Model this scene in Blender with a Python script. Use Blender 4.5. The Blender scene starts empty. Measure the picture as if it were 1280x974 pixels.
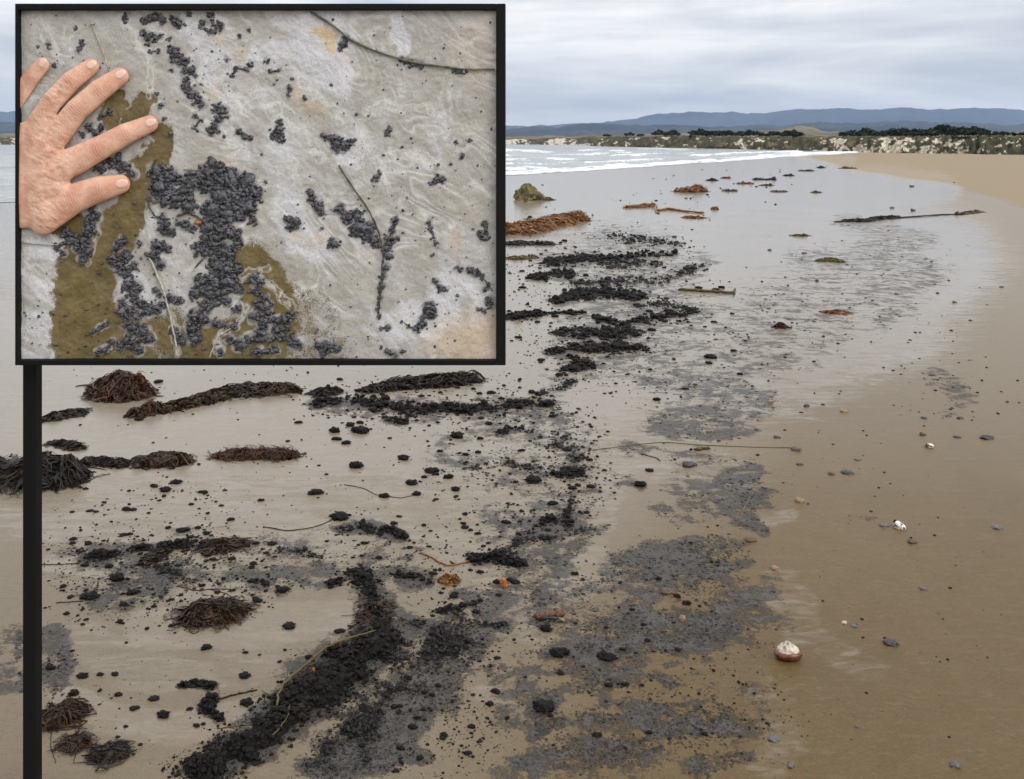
import bpy, bmesh, math, random
import numpy as np
from mathutils import Vector, Matrix, noise as mnoise

random.seed(7)
rng = np.random.default_rng(7)
C = bpy.context.scene.collection
SC = bpy.context.scene

# ------------------------------------------------------------------ camera
F, H, HY, CX = 1180.0, 1.5, 177.0, 640.0        # focal length in photo pixels, eye height, horizon row, centre column
cam = bpy.data.objects.new('camera', bpy.data.cameras.new('camera'))
C.objects.link(cam)
cam.location = (0, 0, H)
cam.rotation_euler = (math.radians(90), 0, 0)
cam.data.sensor_width = 36
cam.data.sensor_fit = 'HORIZONTAL'
cam.data.lens = 36 * F / 1280
cam.data.shift_y = -(487 - HY) / 1280
cam.data.clip_start = 0.05
cam.data.clip_end = 60000
SC.camera = cam

# ------------------------------------------------------------------ colour management
SC.view_settings.view_transform = 'Standard'
SC.view_settings.look = 'None'
SC.view_settings.exposure = 0.18
SC.view_settings.gamma = 1.0

# ------------------------------------------------------------------ node helpers
def nd(nt, typ, ins=None, **props):
    n = nt.nodes.new(typ)
    for k, v in props.items():
        setattr(n, k, v)
    for k, v in (ins or {}).items():
        s = n.inputs[k]
        if isinstance(v, bpy.types.NodeSocket):
            nt.links.new(v, s)
        elif isinstance(v, bpy.types.Node):
            nt.links.new(v.outputs[0], s)
        else:
            if s.type == 'RGBA' and len(v) == 3:
                v = (*v, 1)
            s.default_value = v
    return n
def math_(nt, op, a, b=0.0, c=0.0, clamp=False):
    n = nd(nt, 'ShaderNodeMath', {0: a, 1: b, 2: c}, operation=op)
    n.use_clamp = clamp
    return n.outputs[0]
def mixc(nt, f, a, b):
    n = nt.nodes.new('ShaderNodeMix'); n.data_type = 'RGBA'
    for i, v in ((0, f), (6, a), (7, b)):
        s = n.inputs[i]
        if isinstance(v, bpy.types.NodeSocket): nt.links.new(v, s)
        elif i == 0: s.default_value = v
        else: s.default_value = (*v, 1) if len(v) == 3 else v
    return n.outputs[2]
def ramp(nt, f, stops):
    n = nt.nodes.new('ShaderNodeValToRGB')
    nt.links.new(f, n.inputs[0])
    el = n.color_ramp.elements
    while len(el) < len(stops): el.new(0.5)
    for e, (p, c) in zip(el, stops):
        e.position = p
        e.color = (c, c, c, 1) if not isinstance(c, tuple) else (*c, 1)
    return n.outputs[0]
def smooth(nt, v, a, b):
    n = nd(nt, 'ShaderNodeMapRange', {0: v, 1: a, 2: b, 3: 0.0, 4: 1.0}, interpolation_type='SMOOTHSTEP')
    return n.outputs[0]
def noise(nt, vec, scale, detail=4.0, rough=0.55, dist=0.0):
    return nd(nt, 'ShaderNodeTexNoise', {'Vector': vec, 'Scale': scale, 'Detail': detail, 'Roughness': rough, 'Distortion': dist}).outputs[0]
def pos(nt):
    return nt.nodes.new('ShaderNodeNewGeometry').outputs['Position']
def scaled(nt, vec, sx, sy, sz):
    return nd(nt, 'ShaderNodeMapping', {'Vector': vec, 'Scale': (sx, sy, sz)}).outputs[0]
def attr(nt, name):
    return nd(nt, 'ShaderNodeAttribute', attribute_name=name).outputs['Fac']
def acol(nt, name):
    return nd(nt, 'ShaderNodeAttribute', attribute_name=name).outputs['Color']
def new_mat(name):
    m = bpy.data.materials.new(name); m.use_nodes = True
    nt = m.node_tree
    return m, nt, nt.nodes['Principled BSDF']
def put(nt, b, **kw):
    for k, v in kw.items():
        s = b.inputs[k.replace('_', ' ')]
        if isinstance(v, bpy.types.NodeSocket): nt.links.new(v, s)
        else: s.default_value = (*v, 1) if (isinstance(v, tuple) and len(v) == 3 and s.type == 'RGBA') else v
def bump(nt, b, h, strength, dist):
    n = nd(nt, 'ShaderNodeBump', {'Height': h, 'Strength': strength, 'Distance': dist})
    nt.links.new(n.outputs[0], b.inputs['Normal'])

# ------------------------------------------------------------------ world: overcast sky over a daylight sky, and a soft sun
SUN_EL, SUN_AZ = 38.0, 52.0       # degrees; azimuth measured from straight behind the camera towards its right
world = bpy.data.worlds.new('World'); SC.world = world; world.use_nodes = True
wt = world.node_tree
bg = wt.nodes['Background']
bg.inputs['Strength'].default_value = 0.1
sun_dir = Vector((math.sin(math.radians(SUN_AZ)) * math.cos(math.radians(SUN_EL)),
                  -math.cos(math.radians(SUN_AZ)) * math.cos(math.radians(SUN_EL)),
                  math.sin(math.radians(SUN_EL))))
sky = nd(wt, 'ShaderNodeTexSky', sky_type='NISHITA')
sky.sun_disc = False
sky.sun_elevation = math.radians(SUN_EL)
sky.sun_rotation = math.atan2(sun_dir.x, sun_dir.y)
dirn = wt.nodes.new('ShaderNodeTexCoord').outputs['Generated']
sep = nd(wt, 'ShaderNodeSeparateXYZ', {0: dirn})
up = math_(wt, 'MAXIMUM', sep.outputs[2], 0.0)
cv = scaled(wt, dirn, 2.2, 2.2, 15.0)
n1 = noise(wt, cv, 1.15, 5.0, 0.55, 0.4)
n2 = noise(wt, scaled(wt, dirn, 5.0, 5.0, 34.0), 1.0, 4.0, 0.6, 0.3)
cl = math_(wt, 'ADD', math_(wt, 'MULTIPLY', n1, 0.7), math_(wt, 'MULTIPLY', n2, 0.3))
grey = ramp(wt, cl, [(0.38, (0.58, 0.60, 0.65)), (0.50, (0.79, 0.795, 0.805)), (0.60, (1.0, 0.985, 0.96))])
lum = math_(wt, 'MULTIPLY_ADD', up, 9.5, 9.3)
lum = math_(wt, 'MINIMUM', lum, 17.0)
cloud = nd(wt, 'ShaderNodeVectorMath', {0: grey, 'Scale': lum}, operation='SCALE').outputs[0]
wt.links.new(mixc(wt, 0.93, sky.outputs[0], cloud), bg.inputs['Color'])

sun = bpy.data.objects.new('sun', bpy.data.lights.new('sun', 'SUN')); C.objects.link(sun)
sun.data.energy = 1.5
sun.data.angle = math.radians(40)
sun.data.color = (1.0, 0.95, 0.88)
sun.rotation_euler = sun_dir.to_track_quat('Z', 'Y').to_euler()

# ------------------------------------------------------------------ object helpers
def tag(o, label=None, cat=None, group=None, kind=None):
    if label: o['label'] = label
    if cat: o['category'] = cat
    if group: o['group'] = group
    if kind: o['kind'] = kind
    return o
def link(name, me, mat=None, parent=None):
    o = bpy.data.objects.new(name, me); C.objects.link(o)
    if mat is not None and not me.materials: me.materials.append(mat)
    if parent is not None: o.parent = parent
    return o
def empty(name, loc, label, cat, group=None):
    o = bpy.data.objects.new(name, None); C.objects.link(o)
    o.location = loc; o.empty_display_size = 0.05
    return tag(o, label, cat, group)
def mesh_np(name, v, f, smooth_=True):
    """v (n,3), f (m,k) arrays -> mesh"""
    v = np.asarray(v, np.float32); f = np.asarray(f, np.int32)
    me = bpy.data.meshes.new(name)
    me.vertices.add(len(v)); me.vertices.foreach_set('co', v.ravel())
    k = f.shape[1]
    me.loops.add(f.size); me.loops.foreach_set('vertex_index', f.ravel())
    me.polygons.add(len(f)); me.polygons.foreach_set('loop_start', np.arange(0, f.size, k, dtype=np.int32))
    me.update(calc_edges=True)
    me.polygons.foreach_set('use_smooth', np.full(len(f), smooth_))
    return me
def grid_faces(nr, nc):
    i = np.arange((nr - 1) * (nc - 1)); r, c = i // (nc - 1), i % (nc - 1)
    a = r * nc + c
    return np.stack([a, a + 1, a + nc + 1, a + nc], 1)
def fattr(me, name, val):
    a = me.attributes.new(name, 'FLOAT', 'POINT'); a.data.foreach_set('value', np.asarray(val, np.float32).ravel())
def cattr(me, name, val):
    a = me.attributes.new(name, 'FLOAT_COLOR', 'POINT'); v = np.ones((len(val), 4), np.float32); v[:, :3] = val
    a.data.foreach_set('color', v.ravel())
def gp(px, py, z=0.0):
    d = F * (H - z) / (py - HY)
    return ((px - CX) / F * d, d, z)
def mpp(py):                       # metres per photo pixel on the sand at that row
    return H / (py - HY)

_T = rng.random((256, 256))
def vnoise(x, y):
    x = np.asarray(x, float); y = np.asarray(y, float)
    xi, yi = np.floor(x).astype(int), np.floor(y).astype(int)
    fx, fy = x - xi, y - yi
    fx, fy = fx * fx * (3 - 2 * fx), fy * fy * (3 - 2 * fy)
    g = lambda a, b: _T[a & 255, b & 255]
    return (g(xi, yi) * (1 - fx) + g(xi + 1, yi) * fx) * (1 - fy) + (g(xi, yi + 1) * (1 - fx) + g(xi + 1, yi + 1) * fx) * fy
def fbm(x, y, o=4):
    s, a, t = 0, 0.5, 0
    for k in range(o):
        s = s + a * vnoise(np.asarray(x) * 2 ** k + 17.3 * k, np.asarray(y) * 2 ** k + 5.1 * k); t += a; a *= 0.55
    return s / t
def stroke(px, py, pts, asp=1.7, soft=1.0):
    """1 in the middle of a polyline of (x, y, r), falling to 0 at r; y distances count asp times (foreshortening)"""
    best = np.zeros(np.shape(px))
    if len(pts) == 1: pts = [pts[0], (pts[0][0] + 0.1, pts[0][1], pts[0][2])]
    for (x0, y0, r0), (x1, y1, r1) in zip(pts[:-1], pts[1:]):
        dx, dy = x1 - x0, (y1 - y0) * asp
        t = np.clip(((px - x0) * dx + (py - y0) * asp * dy) / max(dx * dx + dy * dy, 1e-6), 0, 1)
        d = np.hypot(px - x0 - t * dx, (py - y0) * asp - t * dy)
        best = np.maximum(best, np.clip(1 - d / (r0 + t * (r1 - r0)), 0, 1))
    return np.clip(best * 1.8 / soft, 0, 1)

# ------------------------------------------------------------------ where the tar lies on the sand (photo columns and rows, mapped onto the ground)
GREY = [  # thin grey tar film soaked into the sand
    ([(1060, 278, 25), (1150, 300, 30), (1090, 312, 40), (1165, 345, 40), (1110, 362, 40), (1125, 385, 35), (1100, 402, 22)], .46),
    ([(1000, 322, 30), (1040, 327, 40), (1120, 333, 26)], .42), ([(1170, 470, 22), (1205, 500, 25), (1190, 515, 18)], .42),
    ([(960, 375, 50), (1010, 400, 50), (960, 425, 60), (880, 445, 60), (850, 440, 30)], .42),
    ([(815, 470, 30), (880, 480, 45), (945, 500, 45), (900, 520, 55), (830, 527, 35), (870, 542, 35), (930, 538, 20)], .62),
    ([(930, 590, 35), (905, 600, 28), (945, 620, 35), (905, 632, 25), (930, 650, 30), (950, 668, 12)], .68),
    ([(900, 682, 35), (850, 690, 42), (800, 700, 45), (775, 712, 45), (870, 708, 50), (925, 700, 25)], .72),
    ([(820, 730, 40), (960, 725, 30), (955, 745, 25), (880, 745, 35)], .56),
    ([(680, 775, 30), (730, 790, 40), (800, 770, 45), (880, 775, 45), (900, 790, 30), (840, 800, 45), (760, 805, 40), (690, 812, 28)], .72),
    ([(660, 838, 25), (735, 842, 22), (760, 855, 28), (730, 862, 20)], .62), ([(815, 842, 14), (838, 858, 16)], .68),
    ([(690, 875, 26), (680, 890, 30), (655, 905, 26), (700, 905, 20), (665, 925, 14)], .68),
    ([(780, 880, 28), (800, 890, 25), (860, 890, 34), (885, 905, 32), (830, 915, 44), (800, 900, 24)], .74),
    ([(780, 935, 35), (840, 930, 30), (700, 948, 45), (660, 955, 30), (760, 950, 40)], .66), ([(880, 955, 45), (930, 948, 20)], .6),
    ([(590, 800, 45), (560, 830, 60), (540, 870, 60), (500, 900, 60), (460, 940, 60), (400, 960, 40)], .8),
    ([(500, 930, 26), (520, 945, 26)], .62), ([(540, 875, 30), (570, 895, 14)], .6),
    ([(590, 745, 30), (640, 735, 35), (690, 745, 28), (600, 760, 26)], .62), ([(560, 772, 30), (620, 778, 30)], .5),
    ([(640, 690, 30), (690, 700, 30), (720, 680, 25), (750, 660, 18)], .6), ([(660, 672, 30), (710, 655, 30)], .6),
    ([(120, 697, 40), (180, 705, 45), (250, 712, 30), (230, 730, 35), (150, 735, 20)], .64), ([(340, 690, 22), (380, 692, 28), (350, 710, 25), (440, 705, 35)], .6),
    ([(60, 795, 30), (65, 830, 35), (62, 855, 25)], .66), ([(20, 800, 40), (15, 850, 40)], .6),
    ([(600, 600, 40), (660, 590, 45), (720, 570, 32), (700, 620, 35), (620, 640, 34)], .46),
    ([(680, 515, 40), (720, 545, 30), (700, 570, 35), (730, 600, 25)], .56), ([(520, 725, 30), (480, 715, 30), (430, 725, 30)], .55),
    ([(740, 360, 50), (800, 355, 55), (860, 340, 30), (880, 325, 25)], .5), ([(760, 385, 50), (840, 380, 40)], .5),
    ([(740, 410, 55), (820, 400, 45), (880, 393, 20)], .55), ([(720, 440, 55), (790, 435, 30)], .6), ([(760, 300, 45), (830, 308, 35)], .5),
    ([(690, 326, 30), (760, 325, 36), (830, 322, 20)], .5), ([(420, 505, 40), (560, 512, 40), (680, 510, 40)], .5),
    ([(780, 600, 22), (800, 606, 18)], .5), ([(830, 635, 26), (860, 645, 18)], .45), ([(790, 560, 25), (850, 570, 20), (910, 575, 20)], .4),
    ([(990, 440, 60), (900, 462, 60)], .38), ([(905, 390, 40), (930, 395, 30)], .36), ([(700, 790, 60), (640, 850, 50)], .42),
    ([(940, 860, 40), (930, 920, 40)], .36), ([(700, 740, 90), (900, 720, 80), (930, 780, 70), (760, 800, 120), (680, 880, 90), (860, 900, 110), (720, 950, 120)], .46), ([(600, 560, 80), (690, 540, 80), (720, 620, 60), (640, 690, 70)], .42), ([(780, 330, 110), (840, 400, 90), (740, 450, 80)], .46), ([(150, 715, 110), (330, 705, 90), (480, 700, 80)], .45), ([(860, 470, 110), (940, 420, 120), (1080, 350, 110)], .36), ([(880, 620, 80)], .45), ([(1050, 650, 20), (1090, 650, 12)], .2),
]
MATS = [  # thick black masses, each a thing of its own: points (x, y, r), height in metres, density, label
    ([(455, 722, 30), (470, 750, 26), (468, 778, 24), (478, 800, 34), (440, 830, 60), (395, 868, 62), (345, 905, 52), (290, 940, 44), (250, 962, 36)], .045, 1.0,
     'largest black tar mass winding to the bottom edge of the beach'),
    ([(500, 780, 34), (560, 795, 46), (510, 840, 46), (470, 880, 44), (430, 920, 44), (400, 955, 36)], .022, .62,
     'ragged tar spread along the right flank of the largest tar mass'),
    ([(115, 695, 16), (160, 690, 14), (215, 682, 10), (250, 684, 20), (297, 681, 14)], .030, .85, 'long low tar ridge above the brown kelp tangle'),
    ([(185, 712, 18), (220, 716, 18), (242, 728, 14)], .018, .6, 'thin tar scatter just below the long low tar ridge'),
    ([(425, 662, 13), (455, 657, 16), (480, 665, 18), (503, 668, 12)], .028, 1.0, 'short tar bank at the end of the thin curved kelp stem'),
    ([(395, 503, 14), (440, 503, 16), (480, 506, 17), (520, 513, 16), (560, 512, 12), (585, 514, 12)], .045, .95, 'tar bank just below the long dark kelp bank'),
    ([(590, 512, 10), (625, 514, 18), (655, 507, 18), (690, 508, 14)], .035, .8, 'grey tar bank joining the right end of a longer tar bank'),
    ([(485, 522, 9), (503, 527, 12)], .03, 1.0, 'compact tar heap directly under the tar bank'),
    ([(625, 547, 10), (638, 536, 8), (660, 544, 8)], .03, .9, 'tar heap at the left of the speckled tar band'),
    ([(590, 585, 16), (640, 578, 16), (670, 590, 14)], .014, .4, 'sparse tar scatter in the middle of the speckled band'),
    ([(690, 545, 18), (720, 560, 16), (735, 590, 14)], .014, .5, 'speckled tar edge beside the open tan sand'),
    ([(685, 594, 10), (730, 593, 14)], .025, .8, 'two joined dark tar heaps right of the speckled band'),
    ([(650, 672, 12), (688, 650, 10), (705, 656, 14), (715, 628, 10)], .028, .85, 'hooked tar ridge curving towards the open sand'),
    ([(625, 692, 12), (650, 678, 10), (680, 676, 10), (735, 660, 10)], .02, .7, 'lower tar ridge below the hooked tar ridge'),
    ([(590, 700, 14), (618, 697, 12), (650, 705, 12)], .03, .85, 'tar heap above the orange float'),
    ([(500, 720, 14), (525, 720, 12), (540, 728, 9)], .022, .8, 'tar heap right of the top of the largest mass'),
    ([(540, 767, 11), (575, 758, 9), (600, 752, 10)], .022, .7, 'tar heap with a thin tail left of the driftwood chunk'),
    ([(570, 776, 14), (600, 780, 12), (625, 779, 10)], .018, .6, 'flat tar scatter beneath the tar heap with a tail'),
    ([(325, 727, 10), (335, 729, 9)], .035, 1.0, 'single rounded tar heap right of the brown kelp tangle'),
    ([(415, 733, 12), (428, 731, 9)], .03, 1.0, 'small tar heap touching the neck of the largest mass'),
    ([(222, 861, 7), (240, 857, 11), (262, 861, 13)], .024, 1.0, 'flat tar bar above a hooked tar lump on bare sand'),
    ([(262, 876, 14), (255, 890, 11), (276, 899, 9)], .03, 1.0, 'hooked tar lump under the flat tar bar'),
    ([(250, 960, 14), (300, 925, 16), (310, 950, 16)], .04, 1.0, 'tar hump at the lower left end of the largest mass'),
    ([(690, 327, 10), (735, 325, 14), (790, 321, 11), (838, 319, 7)], .08, .95, 'long dark tar bar below the orange kelp pile'),
    ([(755, 331, 10), (795, 331, 13), (825, 332, 8)], .05, .7, 'grey tar bar tucked under the long dark tar bar'),
    ([(765, 294, 10), (785, 298, 12), (825, 301, 14), (850, 308, 10)], .08, .6, 'farthest grey tar spread beyond the long tar bar'),
    ([(670, 347, 10), (705, 345, 12), (718, 348, 8)], .07, .95, 'small tar bar left of the twin tar banks'),
    ([(720, 355, 12), (770, 352, 15), (830, 350, 15), (860, 338, 12), (880, 333, 9)], .06, .7, 'broken tar bank leading to the upright stick'),
    ([(695, 378, 10), (720, 371, 18), (760, 366, 18), (800, 371, 12)], .07, .9, 'thick tar bank left of the half buried stick'),
    ([(800, 383, 14), (835, 382, 14), (865, 390, 10)], .04, .7, 'tar scatter right below the thick tar bank'),
    ([(640, 398, 12), (680, 393, 10), (710, 391, 11), (726, 392, 8)], .06, .95, 'tar bank touching the right side of the sign'),
    ([(745, 400, 10), (790, 405, 18), (830, 396, 13), (855, 395, 9)], .05, .85, 'tar bank pointing at a lone black lump'),
    ([(705, 417, 15), (745, 418, 20), (790, 417, 15)], .05, .95, 'broad tar bank in the middle of the beach'),
    ([(685, 442, 10), (720, 437, 16), (770, 434, 18), (805, 437, 10)], .05, .9, 'tar bank above the dark tar neck'),
    ([(715, 450, 16), (730, 457, 18), (700, 466, 12)], .05, 1.0, 'dark tar neck narrowing towards the camera'),
    ([(695, 482, 14), (715, 480, 14), (675, 493, 9)], .03, .7, 'small tar scatter beneath the dark tar neck'),
    ([(380, 690, 12), (355, 688, 12), (395, 700, 10)], .02, .6, 'tar scatter between the tar ridge and the largest mass'),
]
FILM = [  # standing water on the sand
    ([(-300, 285, 240), (300, 262, 200), (700, 237, 120), (900, 215, 60), (1060, 200, 14)], 1.0),
    ([(640, 262, 150), (850, 250, 120), (1000, 235, 60)], .75),
    ([(980, 236, 70), (1100, 239, 90), (1160, 235, 60)], .8), ([(980, 222, 60), (1010, 226, 70)], .7),
    ([(100, 480, 380), (600, 470, 330), (700, 380, 330), (900, 320, 330), (1120, 330, 200)], .85), ([(900, 440, 260), (1080, 400, 200)], .7), ([(200, 640, 260), (450, 620, 240), (650, 600, 160)], .5), ([(820, 560, 120), (900, 600, 90)], .45),
    ([(60, 500, 150), (200, 560, 200), (400, 560, 200)], .5),
    ([(70, 705, 30), (130, 712, 40)], .75), ([(200, 788, 60), (330, 784, 70), (440, 772, 44), (300, 792, 40)], 1.1), ([(60, 640, 120), (300, 650, 160), (420, 690, 60)], .62), ([(100, 800, 60), (200, 845, 90), (330, 840, 60)], .5), ([(560, 680, 60), (600, 730, 60), (690, 790, 70)], .55),
    ([(240, 745, 30), (310, 738, 40)], .7), ([(85, 870, 34), (130, 900, 44), (220, 912, 50), (330, 885, 30)], 1.05), ([(340, 880, 26), (310, 905, 24)], .8),
    ([(730, 705, 45), (760, 720, 40), (720, 735, 40), (740, 690, 30)], .75), ([(770, 590, 30), (740, 680, 30)], .5),
    ([(970, 745, 40), (1010, 760, 40)], .6), ([(980, 720, 40), (1000, 750, 60), (1000, 790, 40), (1090, 838, 40)], .5),
    ([(960, 860, 50), (985, 930, 50), (960, 950, 60)], .5), ([(610, 870, 30), (640, 880, 24)], .6), ([(960, 650, 30), (985, 645, 20)], .6),
]
def field(px, py, lst, asp=1.7):
    out = np.zeros(np.shape(px))
    for pts, s in lst:
        out = np.maximum(out, stroke(px, py, pts, asp) * s)
    return out

# ------------------------------------------------------------------ materials of the beach
def sand_material():
    m, nt, b = new_mat('wet_sand')
    p = pos(nt)
    grey, film, dry, white = attr(nt, 'grey'), attr(nt, 'film'), attr(nt, 'dry'), attr(nt, 'pale')
    grain = noise(nt, p, 900.0, 2.0, 0.7)
    mott = noise(nt, p, 9.0, 5.0, 0.6)
    broad = noise(nt, scaled(nt, p, 0.9, 0.5, 1.0), 1.3, 4.0, 0.55, 0.6)
    streak = noise(nt, scaled(nt, p, 0.8, 7.0, 1.0), 3.0, 5.0, 0.6, 0.4)
    # wet sand colours
    c = mixc(nt, smooth(nt, broad, 0.3, 0.7), (0.103, 0.064, 0.017), (0.122, 0.078, 0.025))
    c = mixc(nt, math_(nt, 'MULTIPLY', smooth(nt, mott, 0.35, 0.75), 0.35), c, (0.148, 0.098, 0.042))
    c = mixc(nt, white, c, (0.252, 0.217, 0.168))  # greyish pale tone, the sky's reflection partly put into the colour
    c = mixc(nt, math_(nt, 'MULTIPLY', smooth(nt, grain, 0.5, 0.75), 0.35), c, (0.05, 0.038, 0.026))
    g3 = noise(nt, p, 210.0, 3.0, 0.75)
    c = mixc(nt, math_(nt, 'MULTIPLY', smooth(nt, g3, 0.5, 0.70), 0.6), c, (0.19, 0.125, 0.06))
    c = mixc(nt, math_(nt, 'MULTIPLY', smooth(nt, g3, 0.5, 0.32), 0.55), c, (0.055, 0.045, 0.026))
    c = mixc(nt, math_(nt, 'MULTIPLY', smooth(nt, streak, 0.55, 0.75), 0.16), c, (0.2, 0.165, 0.12))
    c = mixc(nt, dry, c, mixc(nt, mott, (0.23, 0.18, 0.115), (0.32, 0.255, 0.175)))
    # fine tar grains lying in the sand
    g1 = noise(nt, p, 13.0, 7.0, 0.66, 0.25)
    g2 = noise(nt, p, 85.0, 3.0, 0.7)
    g0 = noise(nt, p, 4.2, 3.0, 0.6, 0.2)
    gsum = math_(nt, 'ADD', math_(nt, 'MULTIPLY', g1, 0.62), math_(nt, 'MULTIPLY', g2, 0.3))
    gsum = math_(nt, 'ADD', gsum, math_(nt, 'MULTIPLY', g0, 0.5))
    gsum = math_(nt, 'ADD', math_(nt, 'MULTIPLY', math_(nt, 'SUBTRACT', gsum, 0.71), 1.7), 0.5)
    gm = smooth(nt, math_(nt, 'ADD', math_(nt, 'MULTIPLY', grey, 0.46), gsum), 0.66, 0.86)
    gate = smooth(nt, grey, 0.02, 0.12)
    gm = math_(nt, 'MULTIPLY', gm, gate)
    tarc = mixc(nt, smooth(nt, g2, 0.35, 0.65), (0.026, 0.023, 0.021), (0.068, 0.062, 0.057))
    rip = noise(nt, scaled(nt, p, 1.0, 2.6, 1.0), 24.0, 5.0, 0.62, 0.8)
    c = mixc(nt, math_(nt, 'MULTIPLY', smooth(nt, rip, 0.52, 0.74), 0.24), c, (0.065, 0.05, 0.032))
    c = mixc(nt, math_(nt, 'MULTIPLY', smooth(nt, rip, 0.48, 0.30), 0.14), c, (0.26, 0.21, 0.145))
    tarc = mixc(nt, math_(nt, 'MULTIPLY', smooth(nt, g1, 0.42, 0.62), 0.6), tarc, (0.098, 0.088, 0.078))
    tarc = mixc(nt, math_(nt, 'MULTIPLY', smooth(nt, noise(nt, p, 30.0, 4.0, 0.7), 0.54, 0.68), 0.7), tarc, (0.018, 0.016, 0.015))
    sp = nd(nt, 'ShaderNodeTexVoronoi', {'Vector': p, 'Scale': 34.0, 'Randomness': 1.0})
    spd = math_(nt, 'SUBTRACT', math_(nt, 'MULTIPLY', nd(nt, 'ShaderNodeSeparateColor', {0: sp.outputs['Color']}).outputs[0], 0.42), sp.outputs['Distance'])
    spm = math_(nt, 'MULTIPLY', smooth(nt, spd, 0.24, 0.29), smooth(nt, mott, 0.42, 0.62))
    c = mixc(nt, math_(nt, 'MULTIPLY', gm, 0.93), c, tarc)
    c = mixc(nt, math_(nt, 'MULTIPLY', spm, 0.75), c, (0.03, 0.027, 0.025))
    # water film
    lace = noise(nt, scaled(nt, p, 1.0, 2.4, 1.0), 5.0, 6.0, 0.68, 1.6)
    fsum = math_(nt, 'ADD', math_(nt, 'MULTIPLY', math_(nt, 'SUBTRACT', streak, 0.5), 0.8), math_(nt, 'MULTIPLY', math_(nt, 'SUBTRACT', lace, 0.5), 0.9))
    fm = smooth(nt, math_(nt, 'ADD', film, fsum), 0.30, 0.72)
    silt = math_(nt, 'MULTIPLY', math_(nt, 'MULTIPLY', fm, smooth(nt, lace, 0.45, 0.68)), 0.27)  # milky tone painted where the water film would mirror the sky
    c = mixc(nt, math_(nt, 'MULTIPLY', silt, math_(nt, 'SUBTRACT', 1.0, gm)), c, (0.30, 0.275, 0.245))
    fm = math_(nt, 'MULTIPLY', fm, math_(nt, 'SUBTRACT', 1.0, math_(nt, 'MULTIPLY', gm, 0.75)))
    rough = math_(nt, 'ADD', math_(nt, 'MULTIPLY', fm, -0.31), 0.46)
    rough = math_(nt, 'ADD', rough, math_(nt, 'MULTIPLY', dry, 0.4))
    rough = math_(nt, 'MAXIMUM', rough, 0.07)
    put(nt, b, Base_Color=c, Roughness=rough, IOR=1.34)
    hgt = math_(nt, 'ADD', math_(nt, 'MULTIPLY', grain, 0.0012), math_(nt, 'MULTIPLY', streak, 0.004))
    hgt = math_(nt, 'ADD', hgt, math_(nt, 'MULTIPLY', rip, 0.0035))
    hgt = math_(nt, 'ADD', hgt, math_(nt, 'MULTIPLY', gm, math_(nt, 'MULTIPLY_ADD', g1, 0.03, math_(nt, 'MULTIPLY', g2, 0.012))))
    hgt = math_(nt, 'ADD', hgt, math_(nt, 'MULTIPLY', spm, 0.004))
    st = math_(nt, 'SUBTRACT', 0.75, math_(nt, 'MULTIPLY', fm, 0.6))
    bn = nd(nt, 'ShaderNodeBump', {'Height': hgt, 'Strength': st, 'Distance': 1.0})
    nt.links.new(bn.outputs[0], b.inputs['Normal'])
    put(nt, b, Specular_IOR_Level=math_(nt, 'MULTIPLY_ADD', dry, -0.35, 0.5))
    return m
def tar_material(name, lo, hi, rough=0.42, scale=60.0, spec=0.5):
    m, nt, b = new_mat(name)
    p = pos(nt)
    n = noise(nt, p, scale, 5.0, 0.65)
    v = nd(nt, 'ShaderNodeTexVoronoi', {'Vector': p, 'Scale': scale * 1.7}).outputs['Distance']
    c = mixc(nt, smooth(nt, n, 0.35, 0.68), lo, hi)
    put(nt, b, Base_Color=c, Roughness=math_(nt, 'MULTIPLY_ADD', n, 0.35, rough - 0.17), Specular_IOR_Level=spec)
    h = math_(nt, 'ADD', math_(nt, 'MULTIPLY', n, 0.5), math_(nt, 'MULTIPLY', v, -0.5))
    bump(nt, b, h, 0.8, 0.6 / scale)
    return m
def kelp_material(name, stops, rough=0.3):
    m, nt, b = new_mat(name)
    p = pos(nt)
    n = noise(nt, p, 22.0, 4.0, 0.6)
    r = nt.nodes.new('ShaderNodeNewGeometry').outputs['Random Per Island']
    f = math_(nt, 'ADD', math_(nt, 'MULTIPLY', n, 0.45), math_(nt, 'MULTIPLY', r, 0.55))
    c = ramp(nt, f, stops)
    put(nt, b, Base_Color=c, Roughness=rough + .02, Specular_IOR_Level=0.26)
    bump(nt, b, noise(nt, p, 120.0, 3.0, 0.6), 0.4, 0.004)
    return m
M = {}
M['sand'] = sand_material()
M['tar'] = tar_material('beach_tar', (0.003, 0.0025, 0.002), (0.013, 0.010, 0.008), 0.6, 60.0, 0.16)
M['tar_grey'] = tar_material('weathered_tar', (0.010, 0.009, 0.0085), (0.036, 0.033, 0.031), 0.65, 60.0, 0.2)
M['tar_film'] = tar_material('grey_tar_film', (0.020, 0.018, 0.017), (0.062, 0.057, 0.053), 0.65, 60.0, 0.2)
M['kelp'] = kelp_material('dark_kelp', [(0.15, (0.008, 0.006, 0.003)), (0.5, (0.022, 0.012, 0.005)), (0.75, (0.055, 0.024, 0.008)), (0.95, (0.15, 0.055, 0.012))])
M['kelp_dark'] = kelp_material('blackened_kelp', [(0.2, (0.006, 0.0045, 0.003)), (0.6, (0.016, 0.010, 0.006)), (0.95, (0.045, 0.025, 0.010))], 0.42)
M['kelp_red'] = kelp_material('red_brown_kelp', [(0.2, (0.014, 0.007, 0.004)), (0.55, (0.040, 0.015, 0.007)), (0.92, (0.12, 0.042, 0.013))])
M['kelp_orange'] = kelp_material('orange_kelp', [(0.15, (0.06, 0.025, 0.008)), (0.5, (0.17, 0.066, 0.014)), (0.9, (0.32, 0.14, 0.028))])
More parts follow.
